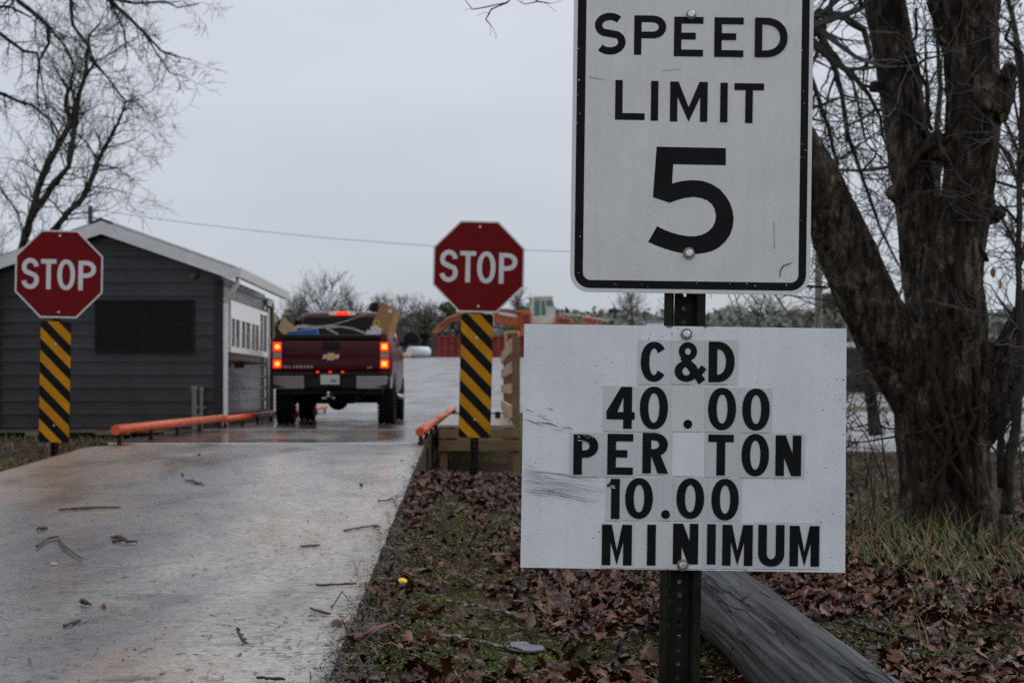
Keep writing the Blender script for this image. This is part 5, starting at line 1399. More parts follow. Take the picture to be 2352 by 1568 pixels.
    vine([(2106, 20, -.02), (2100, 120, -.04), (2122, 200, -.03), (2140, 300, -.06)], .011)
    for k in range(10):
        x0 = rg.uniform(2075, 2265); y0 = rg.uniform(820, 1100); l = rg.uniform(80, 240)
        vine([(x0, y0, -.325 + abs(x0 - 2170) * .0009), (x0 + rg.uniform(-18, 18), y0 + l / 2, -.335 + abs(x0 - 2170) * .0009), (x0 + rg.uniform(-30, 30), min(1225, y0 + l), -.335 + abs(x0 - 2170) * .0008)], rg.uniform(.005, .011))
    v.build('vine', M['vine'], t, smooth=True)
    # branches and suckers
    tw = [MB()]; lf = []
    oo = dict(wig=.20, up=.01, rmin=.0035, max=4, kids=[4, 4, 3, 2], ang=(30, 75), ratio=(.5, .78), r0=.03, leaf=lf, leafp=.03)
    rg = random.Random(31)
    for px, py, dx, dy_, dz, ln, r in ((2060, 380, -1, -.3, .05, .55, .018), (1865, 95, 1, .1, -.55, .7, .03), (1850, 30, .6, 0, -.9, .9, .025), (1865, 60, 1, -.2, .1, .6, .03), (1900, 480, -.6, -.4, .7, .5, .01), (1985, 680, -.8, -.5, .2, .4, .008), (2085, 905, -1, -.2, .05, .6, .012), (2072, 1000, -1, -.1, .12, .5, .010), (2070, 985, -.9, -.4, .3, .4, .008),
                                 (2270, 250, .8, -.1, .5, .4, .008), (2262, 470, .8, .2, -.3, .5, .01), (2140, 330, .05, -.1, 1, .25, .022), (2120, 300, .1, 0, 1, .45, .02),):
        branch(tw, P(px, py, Y - .02) - base, Vector((dx, dy_, dz)), ln, r, 1, rg, oo)
    for s in (stems[1], stems[2], stems[4]):
        pts, rad = poly(s); spread(tw, pts[-4:], rad[-4:], .35, 1.1, rg, dict(oo, max=3), 1, 0)
    tw[0].build('branches', M['twig'], t)
    hang_leaves('dead_leaves', lf, .07, rg, t)
big_tree()

def hand_tree(name, label, Y, limbs, o, step, ln, seed, mt_trunk, mt_twig, zb=None, leafsize=0, nside=9, ivy=False):
    base = P(limbs[0][0][0], limbs[0][0][1], Y)
    if zb is not None: base.z = zb
    t = thing(name, label, 'tree', base); rg = random.Random(seed); tb = MB(); tw = [MB()]; lf = []
    o = dict(o); o['leaf'] = lf if leafsize else None; o.setdefault('leafp', .1)
    for s in limbs:
        pts = [P(px, py, Y + (dd[0] if dd else 0)) - base for px, py, w_, *dd in s]; rad = [w_ * Y / F for px, py, w_, *dd in s]
        pp, rr = [], []
        for i in range(len(pts) - 1):
            for c in range(4):
                u = c / 4; pp.append(pts[i].lerp(pts[i + 1], u) + Vector((rg.gauss(0, 1), rg.gauss(0, 1), 0)) * rad[i] * .12); rr.append((rad[i] + (rad[i + 1] - rad[i]) * u) * rg.uniform(.9, 1.15 if not ivy else 1.35))
        pp.append(pts[-1]); rr.append(rad[-1]); tb.tube(pp, rr, nside)
        spread(tw, pts, rad, step, ln, rg, o, 1, o.get('u0', .15), o.get('bias'))
        branch(tw, pts[-1], pts[-1] - pts[-2], ln * .8, rad[-1] * .8, 1, rg, o)
    tb.build('trunk', mt_trunk, t, smooth=True); tw[0].build('branches', mt_twig, t)
    if leafsize: hang_leaves('dead_leaves', lf, leafsize, rg, t)
    return t
A_ = lambda x, y, w_, *d: (x / 2.731, y / 2.731, w_ * .70, *d)
hand_tree('bare_tree', 'bare tree with forked dark leaning trunks behind the shed', 34,
    [[(20, 760, 11), A_(150, 1500, 13), A_(200, 1340, 12.5), A_(240, 1180, 11), A_(300, 1030, 10), A_(400, 850, 9), A_(445, 770, 9), A_(410, 660, 7), A_(425, 560, 6), A_(390, 500, 4), A_(350, 440, 2.5)],
     [A_(195, 1370, 9), A_(330, 1170, 9), A_(430, 1040, 8.5), A_(455, 900, 8), A_(470, 780, 8), A_(495, 600, 7), A_(515, 530, 6.5), A_(540, 450, 5.5), A_(545, 340, 4.5), A_(560, 220, 4), A_(620, 160, 2.5), A_(650, 90, 1.6)],
     [(20, 740, 9), A_(160, 1640, 11), A_(360, 1420, 9.5), A_(420, 1340, 9), A_(520, 1240, 8.5), A_(570, 1140, 8), A_(610, 1020, 8), A_(655, 930, 6.5), A_(690, 870, 5.5), A_(740, 770, 5), A_(775, 690, 4), A_(785, 640, 3), A_(830, 620, 2)],
     [A_(445, 770, 5), A_(470, 640, 5), A_(440, 520, 4), A_(470, 420, 3), A_(430, 330, 1.5)],
     [A_(515, 530, 3), A_(590, 400, 4), A_(540, 320, 2), A_(480, 250, 1.5), A_(400, 190, 1.2)],
     [A_(590, 400, 3.4), A_(680, 490, 2.6), A_(740, 580, 2.2), A_(790, 630, 2)],
     [A_(590, 390, 2.5), A_(690, 340, 2.2), A_(760, 290, 1.6), A_(850, 250, 1)],
     [A_(785, 640, 2.2), A_(850, 640, 2), A_(900, 690, 1.6), A_(950, 720, 1)],
     [A_(610, 1000, 3), A_(540, 890, 2.6), A_(480, 840, 2)], [A_(665, 930, 2.6), A_(740, 910, 2), A_(830, 880, 1.4)],
     [A_(575, 1170, 2.2), A_(690, 1180, 1.6), A_(800, 1210, 1.1)], [A_(420, 1370, 3), A_(350, 1290, 2.2), A_(290, 1230, 1.5)]],
    dict(wig=.22, up=.035, rmin=.0036, max=3, kids=[5, 4, 4], ang=(25, 75), ratio=(.45, .78), r0=.022, u0=.12), .10, .85, 12, M['bark_dark'], M['twig'], .3, ivy=True)
hand_tree('overhanging_tree', 'tree out of frame whose fine branches hang into the top left corner', 22,
    [[(-420, 1000, 60), (-380, 500, 52), (-300, 150, 40), (-150, -150, 26), (60, -300, 14)],
     [(-380, 330, 14), (-150, 205, 8), (0, 214, 4.2), (36, 230, 3.6), (75, 243, 3.2), (120, 280, 2.4), (150, 335, 1.6)],
     [(-330, 250, 14), (-120, 60, 8), (0, 78, 4), (55, 118, 3.6), (85, 122, 3), (90, 150, 2), (105, 235, 1.2)],
     [(-150, -150, 12), (0, -60, 6), (45, 5, 5.4), (110, 58, 4.6), (112, 100, 3.6), (90, 140, 2.6), (85, 200, 2), (90, 260, 1.3)],
     [(110, 58, 3), (150, 108, 2.6), (170, 150, 2)], [(60, -300, 10), (160, -100, 6), (163, 10, 4.6), (168, 60, 3.8), (195, 95, 2.8), (220, 145, 2.2), (260, 195, 1.7), (285, 230, 1)],
     [(60, -300, 10), (180, -150, 8), (250, 0, 5), (290, 35, 4.2), (330, 75, 3.2), (372, 118, 2.4), (405, 130, 1.8), (440, 138, .9)],
     [(255, 8, 3), (285, 70, 2.2), (293, 130, 1.2)], [(330, 75, 2.4), (365, 130, 1.8), (390, 168, 1.4), (430, 178, .8)],
     [(250, -4, 4), (310, 8, 3.2), (380, 4, 2.2), (410, 18, 1.5), (455, 8, .9)], [(60, -300, 8), (240, -200, 6), (330, -60, 3)],
     [(-330, 250, 8), (-100, 20, 5), (20, 15, 3), (70, 40, 2)], [(-380, 330, 9), (-160, 400, 5), (0, 430, 2.6), (40, 490, 1.6), (60, 560, .9)]],
    dict(wig=.22, up=-.05, rmin=.0030, max=3, kids=[4, 4, 3], ang=(25, 75), ratio=(.45, .8), r0=.022, u0=.0), .11, .34, 77, M['bark_dark'], M['twig'], .4)
# low twig poking into the top edge left of the speed limit plate
hand_tree('overhanging_branch', 'thin curled twig poking down from the top edge left of the speed limit plate', 9,
    [[(1290, -160, 5), (1200, -30, 2.6), (1235, 4, 2.0), (1265, 8, .8)], [(1200, -30, 2), (1165, 6, 1.8), (1128, 22, 1.6), (1116, 45, 1.4), (1130, 62, .8)], [(1165, 6, 1.4), (1110, 18, 1.4), (1085, 22, 1.2), (1068, 0, .8)], [(1235, 4, 1.3), (1205, 10, 1.0), (1190, 2, .7)]],
    dict(wig=.2, up=-.03, rmin=.0014, max=1, kids=[2], ang=(30, 70), ratio=(.4, .6), r0=.003, u0=.5), .9, .10, 5, M['twig'], M['twig'])
oR = dict(wig=.20, up=.02, rmin=.0038, max=3, kids=[4, 4, 3], ang=(25, 70), ratio=(.5, .8), r0=.02, u0=.12, leafp=.025)
hand_tree('sapling', 'thin dark sapling standing right of the big tree at the frame edge', 9.6,
    [[(2310, 1180, 13), (2318, 1060, 12), (2335, 980, 11), (2342, 800, 9), (2340, 600, 7), (2343, 400, 7), (2352, 200, 6), (2345, 120, 5), (2310, 90, 4), (2325, 40, 3)], [(2342, 520, 4), (2320, 490, 3.5), (2292, 465, 2)], [(2300, 1120, 9), (2298, 1000, 8), (2306, 900, 6)],
     [(2341, 610, 4), (2352, 560, 3), (2380, 480, 2)], [(2343, 300, 4), (2330, 230, 2.5), (2312, 150, 1.8)]],
    dict(oR, rmin=.0025, r0=.009), .16, .34, 15, M['bark_dark'], M['twig'], .2, .06)
hand_tree('bare_tree', 'bare tree with arching thin limbs seen between the price plate and the big tree', 15,
    [[(1580, 1000, 18), (1580, 720, 18), (1640, 500, 17), (1740, 300, 16), (1820, 80, 14), (1880, 30, 11), (1940, 40, 9), (1985, 70, 7), (2000, 130, 6), (1985, 155, 4)], [(1840, 60, 9), (1885, 80, 8), (1915, 150, 7), (1935, 220, 6), (1945, 300, 5), (1985, 420, 4), (2020, 520, 3), (2070, 620, 1.6)],
     [(1830, 80, 8), (1860, 170, 6), (1905, 300, 4.5), (1925, 390, 3.5), (1950, 470, 2.4), (1985, 520, 1.5)], [(1885, 80, 6), (1920, 130, 5), (1960, 190, 3.6), (1990, 330, 2.2), (2040, 380, 1.4)], [(1740, 300, 8), (1862, 250, 4), (1930, 225, 2.6), (2000, 240, 1.5)], [(1700, 420, 7), (1880, 400, 4), (1950, 350, 2.4), (2020, 300, 1.4)],
     [(1930, -40, 8), (1905, 20, 6), (1880, 110, 4), (1862, 160, 2)], [(1600, 640, 7), (1900, 660, 3), (1990, 640, 2)]],
    dict(oR, rmin=.0036, up=-.01), .14, .62, 41, M['bark_dark'], M['twig'], .25, .08)
hand_tree('bare_tree', 'bare tree whose twigs fill the gap between the two upright stems', 19,
    [[(2160, 1000, 20), (2155, 700, 17), (2150, 500, 13), (2150, 330, 9), (2160, 200, 6), (2150, 60, 4), (2170, -60, 3)], [(2152, 420, 6), (2175, 300, 4), (2190, 160, 3), (2180, 40, 2)], [(2150, 500, 5), (2130, 380, 4), (2110, 240, 3), (2130, 120, 2)]],
    dict(oR, rmin=.0042), .17, .8, 52, M['bark_dark'], M['twig'], .3, .09)
hand_tree('bare_tree', 'bare tree with a dense twig crown beyond the right frame edge', 22,
    [[(2400, 1000, 26), (2390, 700, 20), (2370, 400, 15), (2350, 200, 10), (2330, 60, 6), (2300, -60, 3)], [(2385, 620, 7), (2330, 560, 5), (2290, 480, 3)], [(2390, 760, 7), (2320, 720, 4), (2290, 680, 2.5)], [(2375, 450, 6), (2330, 330, 4), (2300, 260, 2.5)], [(2400, 850, 6), (2330, 840, 3), (2290, 800, 2)]],
    dict(oR, rmin=.005), .17, .85, 63, M['bark_dark'], M['twig'], .3, .1)
hand_tree('bare_tree', 'slim bare tree whose twigs show under the leaning trunk beside the pole', 26,
    [[(2010, 1000, 14), (1990, 800, 11), (1975, 650, 8), (1955, 560, 5), (1930, 480, 3)], [(1985, 760, 5), (1950, 720, 3), (1900, 690, 2), (1830, 680, 1.2)], [(2000, 860, 5), (2060, 700, 3), (2090, 600, 2)], [(1978, 660, 4), (2020, 560, 2.5), (2060, 480, 1.5)]],
    dict(oR, rmin=.0055, leafp=.12), .24, .8, 68, M['bark_dark'], M['twig'], .3, .12)
# low bush and twigs left of the big tree base
hand_tree('bush', 'thin twiggy bush on the wet verge at the foot of the big tree', 10.9,
    [[(2052, 1210, 3), (2040, 1120, 2.5), (2030, 1040, 2), (2020, 960, 1.2)], [(2010, 1190, 2.5), (2000, 1100, 2), (1985, 1040, 1)], [(2030, 1100, 2), (1990, 1000, 1.4), (1960, 960, 1)], [(1980, 1200, 2.5), (1972, 1130, 2), (1960, 1080, 1)]],
    dict(oR, rmin=.002, r0=.006, leafp=.3), .1, .26, 70, M['twig'], M['twig'], .22, .035)
hand_tree('bush', 'thin twiggy bush right of the big tree by the frame edge', 10.6,
    [[(2330, 1200, 3), (2325, 1130, 2.5), (2315, 1050, 2), (2300, 980, 1.2)], [(2290, 1190, 2.5), (2300, 1100, 2), (2320, 1000, 1)], [(2352, 1150, 2), (2345, 1050, 1.4), (2335, 990, 1)]],
    dict(oR, rmin=.002, r0=.006, leafp=.35), .09, .26, 71, M['twig'], M['twig'], .22, .035)

# ------------------------------------------------------------------ far trees
def clump(V, Fq, c, r, n, s, rng, squash=.8):
    for _ in range(n):
        d = Vector((rng.gauss(0, 1), rng.gauss(0, 1), rng.gauss(0, 1))).normalized() * r * rng.random() ** .45
        d.z *= squash; p = c + d; u = Vector((rng.gauss(0, 1), rng.gauss(0, 1), rng.gauss(0, 1))).normalized(); v = u.orthogonal().normalized(); v.rotate(Matrix.Rotation(rng.uniform(0, 6), 3, u))
        w_ = u.cross(v); ss = s * rng.uniform(.5, 1.3); b = len(V)
        V += [p - v * ss, p + w_ * ss * .6, p + v * ss, p - w_ * ss * .6]; Fq.append((b, b + 1, b + 2, b + 3))
def far_bare(label, px, Y, top, wpx, seed, zb=2.2, dens=1.9):
    rg = random.Random(seed); base = Vector((X(px, Y), Y, zb)); H = Z(top, Y) - zb
    t = thing('bare_tree', label, 'tree', base, group='far trees beyond the yard')
    tb = MB(); tw = [MB()]; pts = wander(Vector((0, 0, 0)), Vector((0, 0, 1)), H * .8, 6, rg, .04, .1); r0 = H * .014
    tb.tube(pts, [r0 * (1 - .8 * i / 6) for i in range(7)], 6)
    wd = wpx * Y / F
    o = dict(wig=.14, up=.09, rmin=.011 * Y / 100, max=3, kids=[5, 5, 4], ang=(20, 55), ratio=(.5, .75), r0=r0 * .5, leaf=None)
    spread(tw, pts, [r0 * (1 - .8 * i / 6) for i in range(7)], H * .035 / dens, wd * .62, rg, o, 1, .18)
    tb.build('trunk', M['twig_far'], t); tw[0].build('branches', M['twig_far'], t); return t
def far_pine(label, px, Y, top, wpx, seed, zb=2.0, tall=.6):
    rg = random.Random(seed); base = Vector((X(px, Y), Y, zb)); H = Z(top, Y) - zb; wd = wpx * Y / F / 2
    t = thing('pine_tree', label, 'tree', base, group='far trees beyond the yard')
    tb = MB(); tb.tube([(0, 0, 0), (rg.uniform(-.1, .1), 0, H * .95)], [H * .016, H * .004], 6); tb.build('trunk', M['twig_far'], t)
    V = []; Fq = []
    for k in range(30):
        u = rg.random(); z = H * (1 - tall) + H * tall * u; rr = wd * (1.0 - .72 * u ** 1.4) * rg.uniform(.4, .95); a = rg.uniform(0, 6.28)
        clump(V, Fq, Vector((rr * math.cos(a), rr * math.sin(a), min(z, H * .95))), wd * .38, 42, Y * .0021, rg, .6)
    np_mesh('crown', np.array([tuple(v) for v in V]), np.array(Fq), M['pine'], t)
bare = [('wide pale bare tree spreading right behind the pickup cab roof', 785, 132, 676, 90), ('bare tree whose crown shows above the left carton in the pickup', 690, 128, 672, 90), ('bare tree half hidden by the tall cardboard box', 880, 138, 676, 80), ('low fine bare tree between the pickup mirror and the excavator grapple', 950, 142, 700, 90), ('bare tree rising behind the orange excavator stick', 1000, 146, 694, 70), ('broad bare tree above the pickup roof, left of its centre', 748, 118, 650, 120), ('slim bare tree between the pickup cab and the tall cardboard box', 812, 125, 668, 60), ('low bare tree at the shed side of the pickup roof', 700, 112, 690, 60), ('tall slim bare tree just right of the tall cardboard box', 915, 128, 660, 70), ('pale narrow bare tree midway between cardboard box and stop sign', 962, 135, 682, 60),
        ('bare tree peeping out left of the right stop sign', 1020, 140, 688, 40), ('bare tree standing right of the right stop sign behind the orange boom', 1205, 140, 652, 70), ('short bare tree just left of the cream excavator cab', 1225, 150, 668, 50), ('single thin bare trunk right of the excavator cab', 1332, 165, 680, 26), ('broad bare tree left of the sign post above the woods', 1452, 150, 662, 90), ('bare tree directly behind the sign post', 1540, 155, 660, 60), ('bare tree with many upright twigs right of the sign post', 1765, 160, 670, 100), ('pale bare tree low between sign post and wooden pole', 1680, 170, 695, 60), ('bare tree behind the wooden pole', 1850, 150, 690, 70), ('bare tree behind the left edge of the shed', -20, 60, 520, 120)]
for i, (lab, px, Y, top, wd) in enumerate(bare): far_bare(lab, px, Y, top, wd, 200 + i)
pines = [('dark green pine behind the excavator arm left of the stop sign', 1035, 128, 695, 75), ('smaller green pine beside the pickup mirror', 985, 130, 730, 60), ('green pine showing beside the tall cardboard box', 865, 122, 690, 44), ('dark pine behind the pickup on the shed side', 655, 124, 727, 60), ('round topped pine just right of the excavator cab', 1290, 160, 712, 44), ('dark round pine midway between the excavator and sign post', 1412, 158, 708, 48), ('olive pine touching the left side of the sign post', 1480, 160, 720, 70), ('flat topped pine right of the sign post', 1650, 170, 712, 36), ('bushy pine left of the wooden pole', 1785, 160, 718, 80), ('green pine behind the leaning trunk beside the wooden pole', 1905, 150, 672, 80), ('green pine at the right frame edge seen past the big tree', 2330, 90, 735, 70)]
for i, (lab, px, Y, top, wd) in enumerate(pines): far_pine(lab, px, Y, top, wd, 300 + i, tall=.75)
def far_wood():
    rg = random.Random(99); V = []; Fq = []
    for k in range(3000):
        px = rg.uniform(560, 2420); Y = rg.uniform(140, 200)
        top = 742 + 14 * noise.noise((px * .02, 1, 2)) + 8 * noise.noise((px * .07, 4, 2))
        if px < 1150: top += 8
        top += rg.random() ** 1.3 * 110
        clump(V, Fq, P(px, top, Y), 1.7, 26, .42, rg, .9)
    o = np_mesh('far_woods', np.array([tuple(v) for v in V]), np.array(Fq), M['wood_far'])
    tag(o, 'hazy grey green woodland closing the far side of the yard', 'woods', kind='stuff')
far_wood()

# ------------------------------------------------------------------ ground litter
def hit(px, py):
    Y = 3.0
    while Y < 60 and Z(py, Y) > gz(X(px, Y), Y): Y += .01
    return X(px, Y), Y
LID = hit(925, 1348); STONE = hit(1205, 1490)
rng = np.random.default_rng(7)
def leafbase(kind):
    if kind == 0: ws = [.03, .20, .13, .36, .20, .44, .24, .34, .04]
    elif kind == 1: ws = [.03, .20, .32, .36, .30, .18, .02]
    else: ws = [.04, .26, .18, .40, .26, .30, .03]
    n = len(ws); V = []
    for i, w_ in enumerate(ws):
        f = i / (n - 1)
        V += [(-w_ / 1, f - .5, 1.0), (0, f - .5, 0), (w_, f - .5, 1.0)]
    Fq = []
    for i in range(n - 1):
        b = i * 3; Fq += [(b, b + 1, b + 4, b + 3), (b + 1, b + 2, b + 5, b + 4)]
    return np.array(V), np.array(Fq)
def scatter(name, pts, size, mt, kinds, label, cat, tilt=.45, curl=.35, parent=None):
    Vs, Fs = [], []; off = 0
    for (x, y, z) in pts:
        bv, bf = kinds[rng.integers(len(kinds))]
        s = size * min(1.75, max(.45, rng.lognormal(-.05, .38))); v = bv.copy()
        if rng.random() < .5: v[:, 0] *= rng.uniform(.55, .9)
        fold = rng.uniform(-curl, curl * 1.2); bend = rng.uniform(-1.2, 1.2) * curl
        zz = np.abs(v[:, 0]) * v[:, 2] * fold * 1.6 + (v[:, 1] ** 2) * bend * 1.8 + rng.normal(0, .02, len(v))
        v = np.stack([v[:, 0] * .85, v[:, 1], zz], 1) * s
        a, b_, c = rng.uniform(0, 2 * PI), rng.normal(0, tilt), rng.normal(0, tilt)
        ca, sa, cb, sb, cc, sc_ = math.cos(a), math.sin(a), math.cos(b_), math.sin(b_), math.cos(c), math.sin(c)
        R = np.array([[ca, -sa, 0], [sa, ca, 0], [0, 0, 1]]) @ np.array([[1, 0, 0], [0, cb, -sb], [0, sb, cb]]) @ np.array([[cc, 0, sc_], [0, 1, 0], [-sc_, 0, cc]])
        v = v @ R.T; v[:, 2] -= v[:, 2].min() * .75; v += np.array([x, y, z]); Vs.append(v); Fs.append(bf + off); off += len(v)
    o = np_mesh(name, np.concatenate(Vs), np.concatenate(Fs), mt); tag(o, label, cat, kind='stuff'); return o
def gtop(x, y): return gz(x, y) + (.022 * noise.noise((x * 1.7, y * 1.7, 3.1)) + .010 * noise.noise((x * 6, y * 6, 1.7)))
def mossy(x, y):
    e = x - ramp_r(y); m = noise.noise((x * 1.1, y * .8, 9.0)) + .35 * noise.noise((x * 3.2, y * 2.6, 4.0))
    m += .62 * math.exp(-((e - .38) / .40) ** 2) * (1 if 5 < y < 11 else .4)
    return m
pts = []
def lay(n, x0, x1, y0, y1, fn):
    for _ in range(n):
        y = y0 * (y1 / y0) ** rng.random() if y0 > 0 else rng.uniform(y0, y1)
        x = rng.uniform(x0, x1)
        if not fn(x, y): continue
        pts.append((x, y, gtop(x, y) + rng.uniform(-.004, .03)))
def okleaf(x, y):
    if x < ramp_r(y) + .03 + .10 * rng.random(): return False
    if math.hypot(x - LID[0], y - LID[1]) < .12 or math.hypot(x - STONE[0], (y - STONE[1]) * .6) < .12: return False
    if y > 19 and abs(x) < 1.2: return False
    return rng.random() > sstep(.05, .5, mossy(x, y)) * .88
lay(40000, -1.0, 1.75, 4.2, 18, okleaf)
lay(26000, 1.2, 4.6, 4.4, 13.5, lambda x, y: okleaf(x, y) and x < .36 * y + .3 and rng.random() < (1 if y < 10 else .4))
lay(1500, 2.2, 6.5, 11, 21, lambda x, y: x < .36 * y + .4 and y < road_y0(x) - .3)
lay(900, -8, -4.6, 15, 25, lambda x, y: x < ramp_l(min(y, 17)) - .15)
for _ in range(16):
    y = 4.6 * (16 / 4.6) ** rng.random(); x = ramp_r(y) - abs(rng.normal(0, .28)) if rng.random() < .75 else rng.uniform(ramp_l(y), ramp_r(y))
    pts.append((x, y, ramp_z(y) + .002))
kinds = [leafbase(0), leafbase(0), leafbase(1), leafbase(2)]
scatter('fallen_leaves', pts, .045, M['leaf'], kinds, 'wet brown fallen oak leaves covering the verge', 'leaves', .42, .5)
def blades(name, spots, label, cat, mt, h=(.10, .30), lean=.6, wd=.006):
    Vs = []; Fs = []; k = 0
    for (x, y, z, hs) in spots:
        hh = rng.uniform(*h) * hs; a = rng.uniform(0, 2 * PI); l = rng.uniform(.1, lean) * hh; dx, dy = math.cos(a) * l, math.sin(a) * l; wx, wy = -math.sin(a), math.cos(a); w_ = wd * rng.uniform(.6, 1.4)
        for f in (0, .45, .8, 1.0):
            ww = w_ * (1 - f * .85); px, py, pz = x + dx * f ** 1.8, y + dy * f ** 1.8, z - .01 + hh * (f - .25 * (l / hh) * f * f)
            Vs += [(px - wx * ww, py - wy * ww, pz), (px + wx * ww, py + wy * ww, pz)]
        Fs += [(k + 2 * i, k + 2 * i + 1, k + 2 * i + 3, k + 2 * i + 2) for i in range(3)]; k += 8
    o = np_mesh(name, np.array(Vs), np.array(Fs), mt); tag(o, label, cat, kind='stuff')
sp = []
def tuft(px, py, n, rad, hs, z=None):
    # find where the view ray meets the ground
    Y = 5.0
    while Y < 40 and Z(py, Y) > gz(X(px, Y), Y): Y += .02
    cx = X(px, Y)
    for _ in range(int(n * .42)):
        r = rad * rng.random() ** .5; a = rng.uniform(0, 2 * PI); x, y = cx + r * math.cos(a), Y + r * math.sin(a) * 1.2
        sp.append((x, y, gtop(x, y), hs))
for px, py, n, rad, hs in ((1990, 1240, 420, .5, .9), (2040, 1230, 420, .42, 1.0), (1970, 1300, 240, .35, .8), (2080, 1290, 320, .35, .9), (2120, 1330, 220, .3, .8), (2200, 1340, 200, .3, .8), (2260, 1290, 200, .35, .8), (2310, 1350, 150, .3, .8), (2150, 1400, 90, .2, .6), (1955, 1200, 300, .4, 1.0), (2300, 1250, 150, .4, .9), (2090, 1230, 200, .25, 1.1), (2230, 1260, 150, .3, .9),
                           (2050, 1480, 50, .15, .6), (2130, 1500, 60, .15, .7), (2280, 1430, 60, .2, .6), (2020, 1390, 50, .2, .5), (1505, 1330, 130, .16, .8), (1490, 1350, 50, .12, .6), (980, 1300, 60, .25, .25), (1180, 1420, 120, .4, .25), (1000, 1180, 60, .3, .3), (2180, 1250, 120, .3, .9), (2330, 1310, 100, .25, .9), (1940, 1160, 150, .4, .9)): tuft(px, py, n, rad, hs)
blades('grass_tufts', sp, 'tufts of green and straw coloured grass around the big tree', 'grass', M['grass'], (.10, .27), 1.5, .0040)
sp = []
for _ in range(110000):
    y = 4.3 * (15 / 4.3) ** rng.random(); x = rng.uniform(-1.0, 4.2)
    if x > .34 * y + .2 or x < ramp_r(y) + .03: continue
    if rng.random() < sstep(.12, .5, mossy(x, y)): sp.append((x, y, gtop(x, y) + .008, 1))
blades('moss', sp, 'low green moss and clover patches among the leaves', 'moss', M['moss'], (.005, .015), 2.2, .007)
sp = []
for _ in range(4200):
    y = rng.uniform(11.8, 24); x = rng.uniform(1.6, 9)
    if y > road_y0(x) - .1 and y > 22: continue
    if rng.random() < -.05 + 1.6 * noise.noise((x * .8, y * .8, 5)) + (.35 if x < .235 * y else 0): sp.append((x, y, gtop(x, y), rng.uniform(.4, 1.2)))
for _ in range(5000):
    y = rng.uniform(12, 25.5); x = rng.uniform(-9, -4.5)
    if x > ramp_l(min(y, 17)) - .1 or (y > 17.2 and x > -5.0) : continue
    if rng.random() < .4 + noise.noise((x, y, 5)): sp.append((x, y, gtop(x, y), rng.uniform(.3, .7)))
blades('rough_grass', sp, 'rough olive grass and low brush behind the big tree and by the shed', 'grass', M['brush'], (.08, .24), .9, .012)

# ------------------------------------------------------------------ things lying on ramp and verge
def on_ground(px, py):
    Y = 3.0
    while Y < 60:
        x = X(px, Y); zz = ramp_z(Y) if ramp_l(Y) < x < ramp_r(Y) and Y < 17.2 else gz(x, Y)
        if Z(py, Y) <= zz: return Vector((x, Y, zz))
        Y += .01
def stick(name, label, cat, pix, rad, mt, lift=.006, jit=.0, group=None, sub=4):
    rg = random.Random(len(label)); pts = [on_ground(*p) for p in pix]; pts = [p + Vector((0, 0, (rad[i] if hasattr(rad, '__len__') else rad) * .8 + lift)) for i, p in enumerate(pts)]
    c = pts[0].copy(); pp = []; rr = []; n = len(pts)
    for i in range(n - 1):
        for k in range(sub):
            u = k / sub; pp.append(pts[i].lerp(pts[i + 1], u) - c + Vector((rg.gauss(0, jit), rg.gauss(0, jit), abs(rg.gauss(0, jit))))); r = rad[i] + (rad[i + 1] - rad[i]) * u if hasattr(rad, '__len__') else rad; rr.append(r * rg.uniform(.8, 1.2))
    pp.append(pts[-1] - c); rr.append((rad[-1] if hasattr(rad, '__len__') else rad) * .6)
    b = MB(); b.tube(pp, rr, 7); o = b.build(name, mt); o.location = c; tag(o, label, cat, group)
    return o
GR = 'twigs and bark fallen on the ramp'
stick('stick', 'long straight reddish brown stick lying across the left of the ramp', 'stick', ((134, 1174), (170, 1172), (225, 1170), (279, 1168)), [.006, .009, .010, .006], M['stick'], group=GR)
stick('twig', 'bent hooked dark twig arching on the left of the ramp', 'twig', ((84, 1262), (108, 1244), (132, 1238), (148, 1262), (165, 1274), (190, 1290)), [.006, .007, .007, .008, .006, .004], M['stick_dark'], .012, group=GR)
for lab, x, y, l, a in (('curled piece of greenish bark near the middle of the upper ramp', 448, 1111, 44, .25), ('flat mossy bark piece right of the hooked twig', 286, 1248, 58, .06), ('small bark scrap just above the flat mossy bark piece', 271, 1239, 22, .1), ('small dark bark scrap left of the long stick end', 98, 1218, 22, -.12), ('dark bark crumb heap near the left foot of the ramp', 196, 1392, 26, .2)):
    h = l / 2; stick('bark_piece', lab, 'bark', ((x - h, y - h * a), (x, y), (x + h, y + h * a)), [.006, .011, .005], M['debris'], .002, .006, GR, 5)
for lab, p in (('thin dark twig lying near the lower right edge of the ramp', ((725, 1347), (770, 1346), (820, 1343))), ('thin twig crossing the ramp edge beside the green moss', ((790, 1222), (835, 1213), (866, 1208))), ('hooked twig near the upper right ramp edge', ((868, 1153), (885, 1152), (900, 1148), (908, 1154))), ('short thin twig in the middle right of the ramp', ((690, 1258), (712, 1256), (735, 1254))), ('thin twig at the bottom left of the ramp', ((150, 1441), (170, 1434), (185, 1428))), ('thin twig at the bottom right of the ramp above the frame edge', ((588, 1562), (620, 1563), (655, 1565))), ('slanting thin twig low on the right of the ramp', ((715, 1402), (740, 1410), (760, 1413)))):
    stick('twig', lab, 'twig', p, .0055, M['stick_dark'], .002, .003, GR)
stick('stick', 'reddish split wood strip lying on the leaves beside the lower ramp', 'stick', ((806, 1484), (850, 1466), (912, 1441)), [.006, .010, .004], M['stick_red'], .02)
stick('twig', 'pale lichen covered twig on the leaves left of the sign post', 'twig', ((985, 1391), (1060, 1408), (1130, 1428), (1190, 1440)), [.004, .006, .007, .006], M['lichen'], .03, .010)
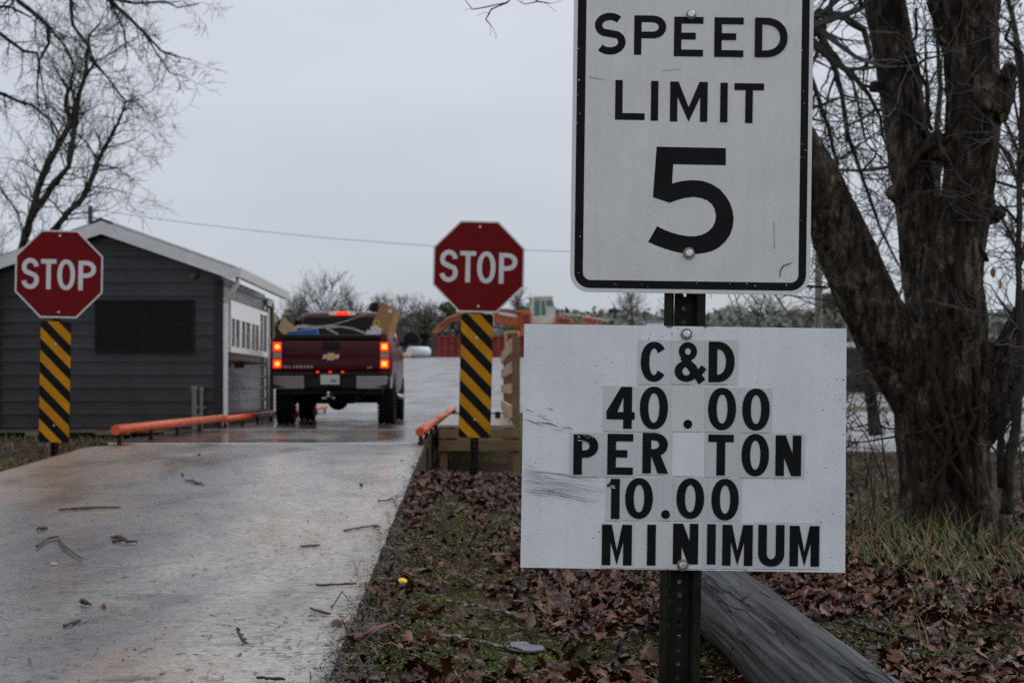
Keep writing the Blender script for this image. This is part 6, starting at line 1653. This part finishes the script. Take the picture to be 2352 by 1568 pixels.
stick('twig', 'lichen covered twig near the bottom edge above the dark leaves', 'twig', ((1010, 1484), (1080, 1495), (1130, 1508), (1200, 1515)), [.005, .006, .006, .004], M['lichen'], .03, .010)
stick('twig', 'small pale lichen twig on the leaves right of the log', 'twig', ((2075, 1525), (2100, 1531), (2112, 1545)), [.006, .008, .005], M['lichen'], .03, .01)
stick('twig', 'dark twig lying on the leaves beside the log', 'twig', ((1930, 1460), (1980, 1470), (2040, 1490), (2130, 1500)), [.008, .008, .006, .004], M['stick_dark'], .04, .012)
def pebble(name, label, cat, px, py, r, sc, mt, seed=1, rough=.25, lift=0):
    c = on_ground(px, py); bm = bmesh.new(); bmesh.ops.create_icosphere(bm, subdivisions=3, radius=r)
    for v in bm.verts:
        v.co *= 1 + rough * noise.noise(v.co * (2.2 / r) * .5 + Vector((seed, 0, 0))); v.co.x *= sc[0]; v.co.y *= sc[1]; v.co.z *= sc[2]
    me = bpy.data.meshes.new(name); bm.to_mesh(me); bm.free(); me.materials.append(mt); me.polygons.foreach_set('use_smooth', [True] * len(me.polygons))
    o = bpy.data.objects.new(name, me); COL.objects.link(o); o.location = c + Vector((0, 0, r * sc[2] * .7 + lift)); tag(o, label, cat); return o
o = pebble('yellow_ball', 'small bright yellow egg shaped ball on the green moss beside the ramp', 'ball', 925, 1348, .019, (1.1, .9, .5), M['lemon'], rough=.02, lift=.022); o.rotation_euler = (.5, .15, .3)
pebble('stone', 'pale tan pebble below the hooked twig on the ramp', 'stone', 123, 1298, .014, (1.2, 1, .7), M['lath'])
c = on_ground(1205, 1490); b = MB()
b.prism([(-.062, -.05), (-.01, -.085), (.055, -.06), (.072, .0), (.03, .03), (.035, .075), (-.03, .08), (-.045, .03), (-.068, .02)], 2, .000, .011); o = b.build('flat_stone', M['stone_grey'], bevel=.006); o.location = c; o.rotation_euler = (.06, .03, .3)
tag(o, 'wet flat grey stone lying among the leaves left of the sign post', 'stone')
pts = []
for _ in range(3600):
    y = 4.4 * (17 / 4.4) ** rng.random(); u = rng.random(); x = ramp_l(y) + (ramp_r(y) - ramp_l(y)) * (u if rng.random() < .55 else 1 - u ** 3 * .5)
    if noise.noise((x * .9, y * .5, 3)) > -.15 or u > .9: pts.append((x, y, ramp_z(y) + .003))
def chip(): v = np.array([(-.14, -.5, 1), (.14, -.4, 1), (.22, .1, 1), (-.16, .05, 1), (.05, .5, 1), (-.08, .48, 1)]); return v, np.array([(0, 1, 2, 3), (3, 2, 4, 5)])
def chip2(): v = np.array([(-.05, -1.3, 1), (.05, -1.3, 1), (.06, 0, 1), (-.06, 0, 1), (.04, 1.3, 1), (-.03, 1.3, 1)]); return v, np.array([(0, 1, 2, 3), (3, 2, 4, 5)])
scatter('bark_crumbs', pts, .022, M['debris'], [chip(), chip(), chip(), chip2()], 'dark bark crumbs and pine needles sprinkled over the wet ramp', 'debris', .05, .15)
pts = []
for _ in range(2600):
    y = 4.4 * (16.5 / 4.4) ** rng.random(); x = ramp_r(y) + abs(rng.normal(0, .07)) * (1 if rng.random() < .75 else -.7) + .02
    pts.append((x, y, (ramp_z(y) if x < ramp_r(y) else gtop(x, y)) + .006))
scatter('edge_debris', pts, .034, M['debris'], [chip(), chip(), chip2()], 'ragged line of soil, needles and twigs along the ramp edge', 'debris', .07, .3)
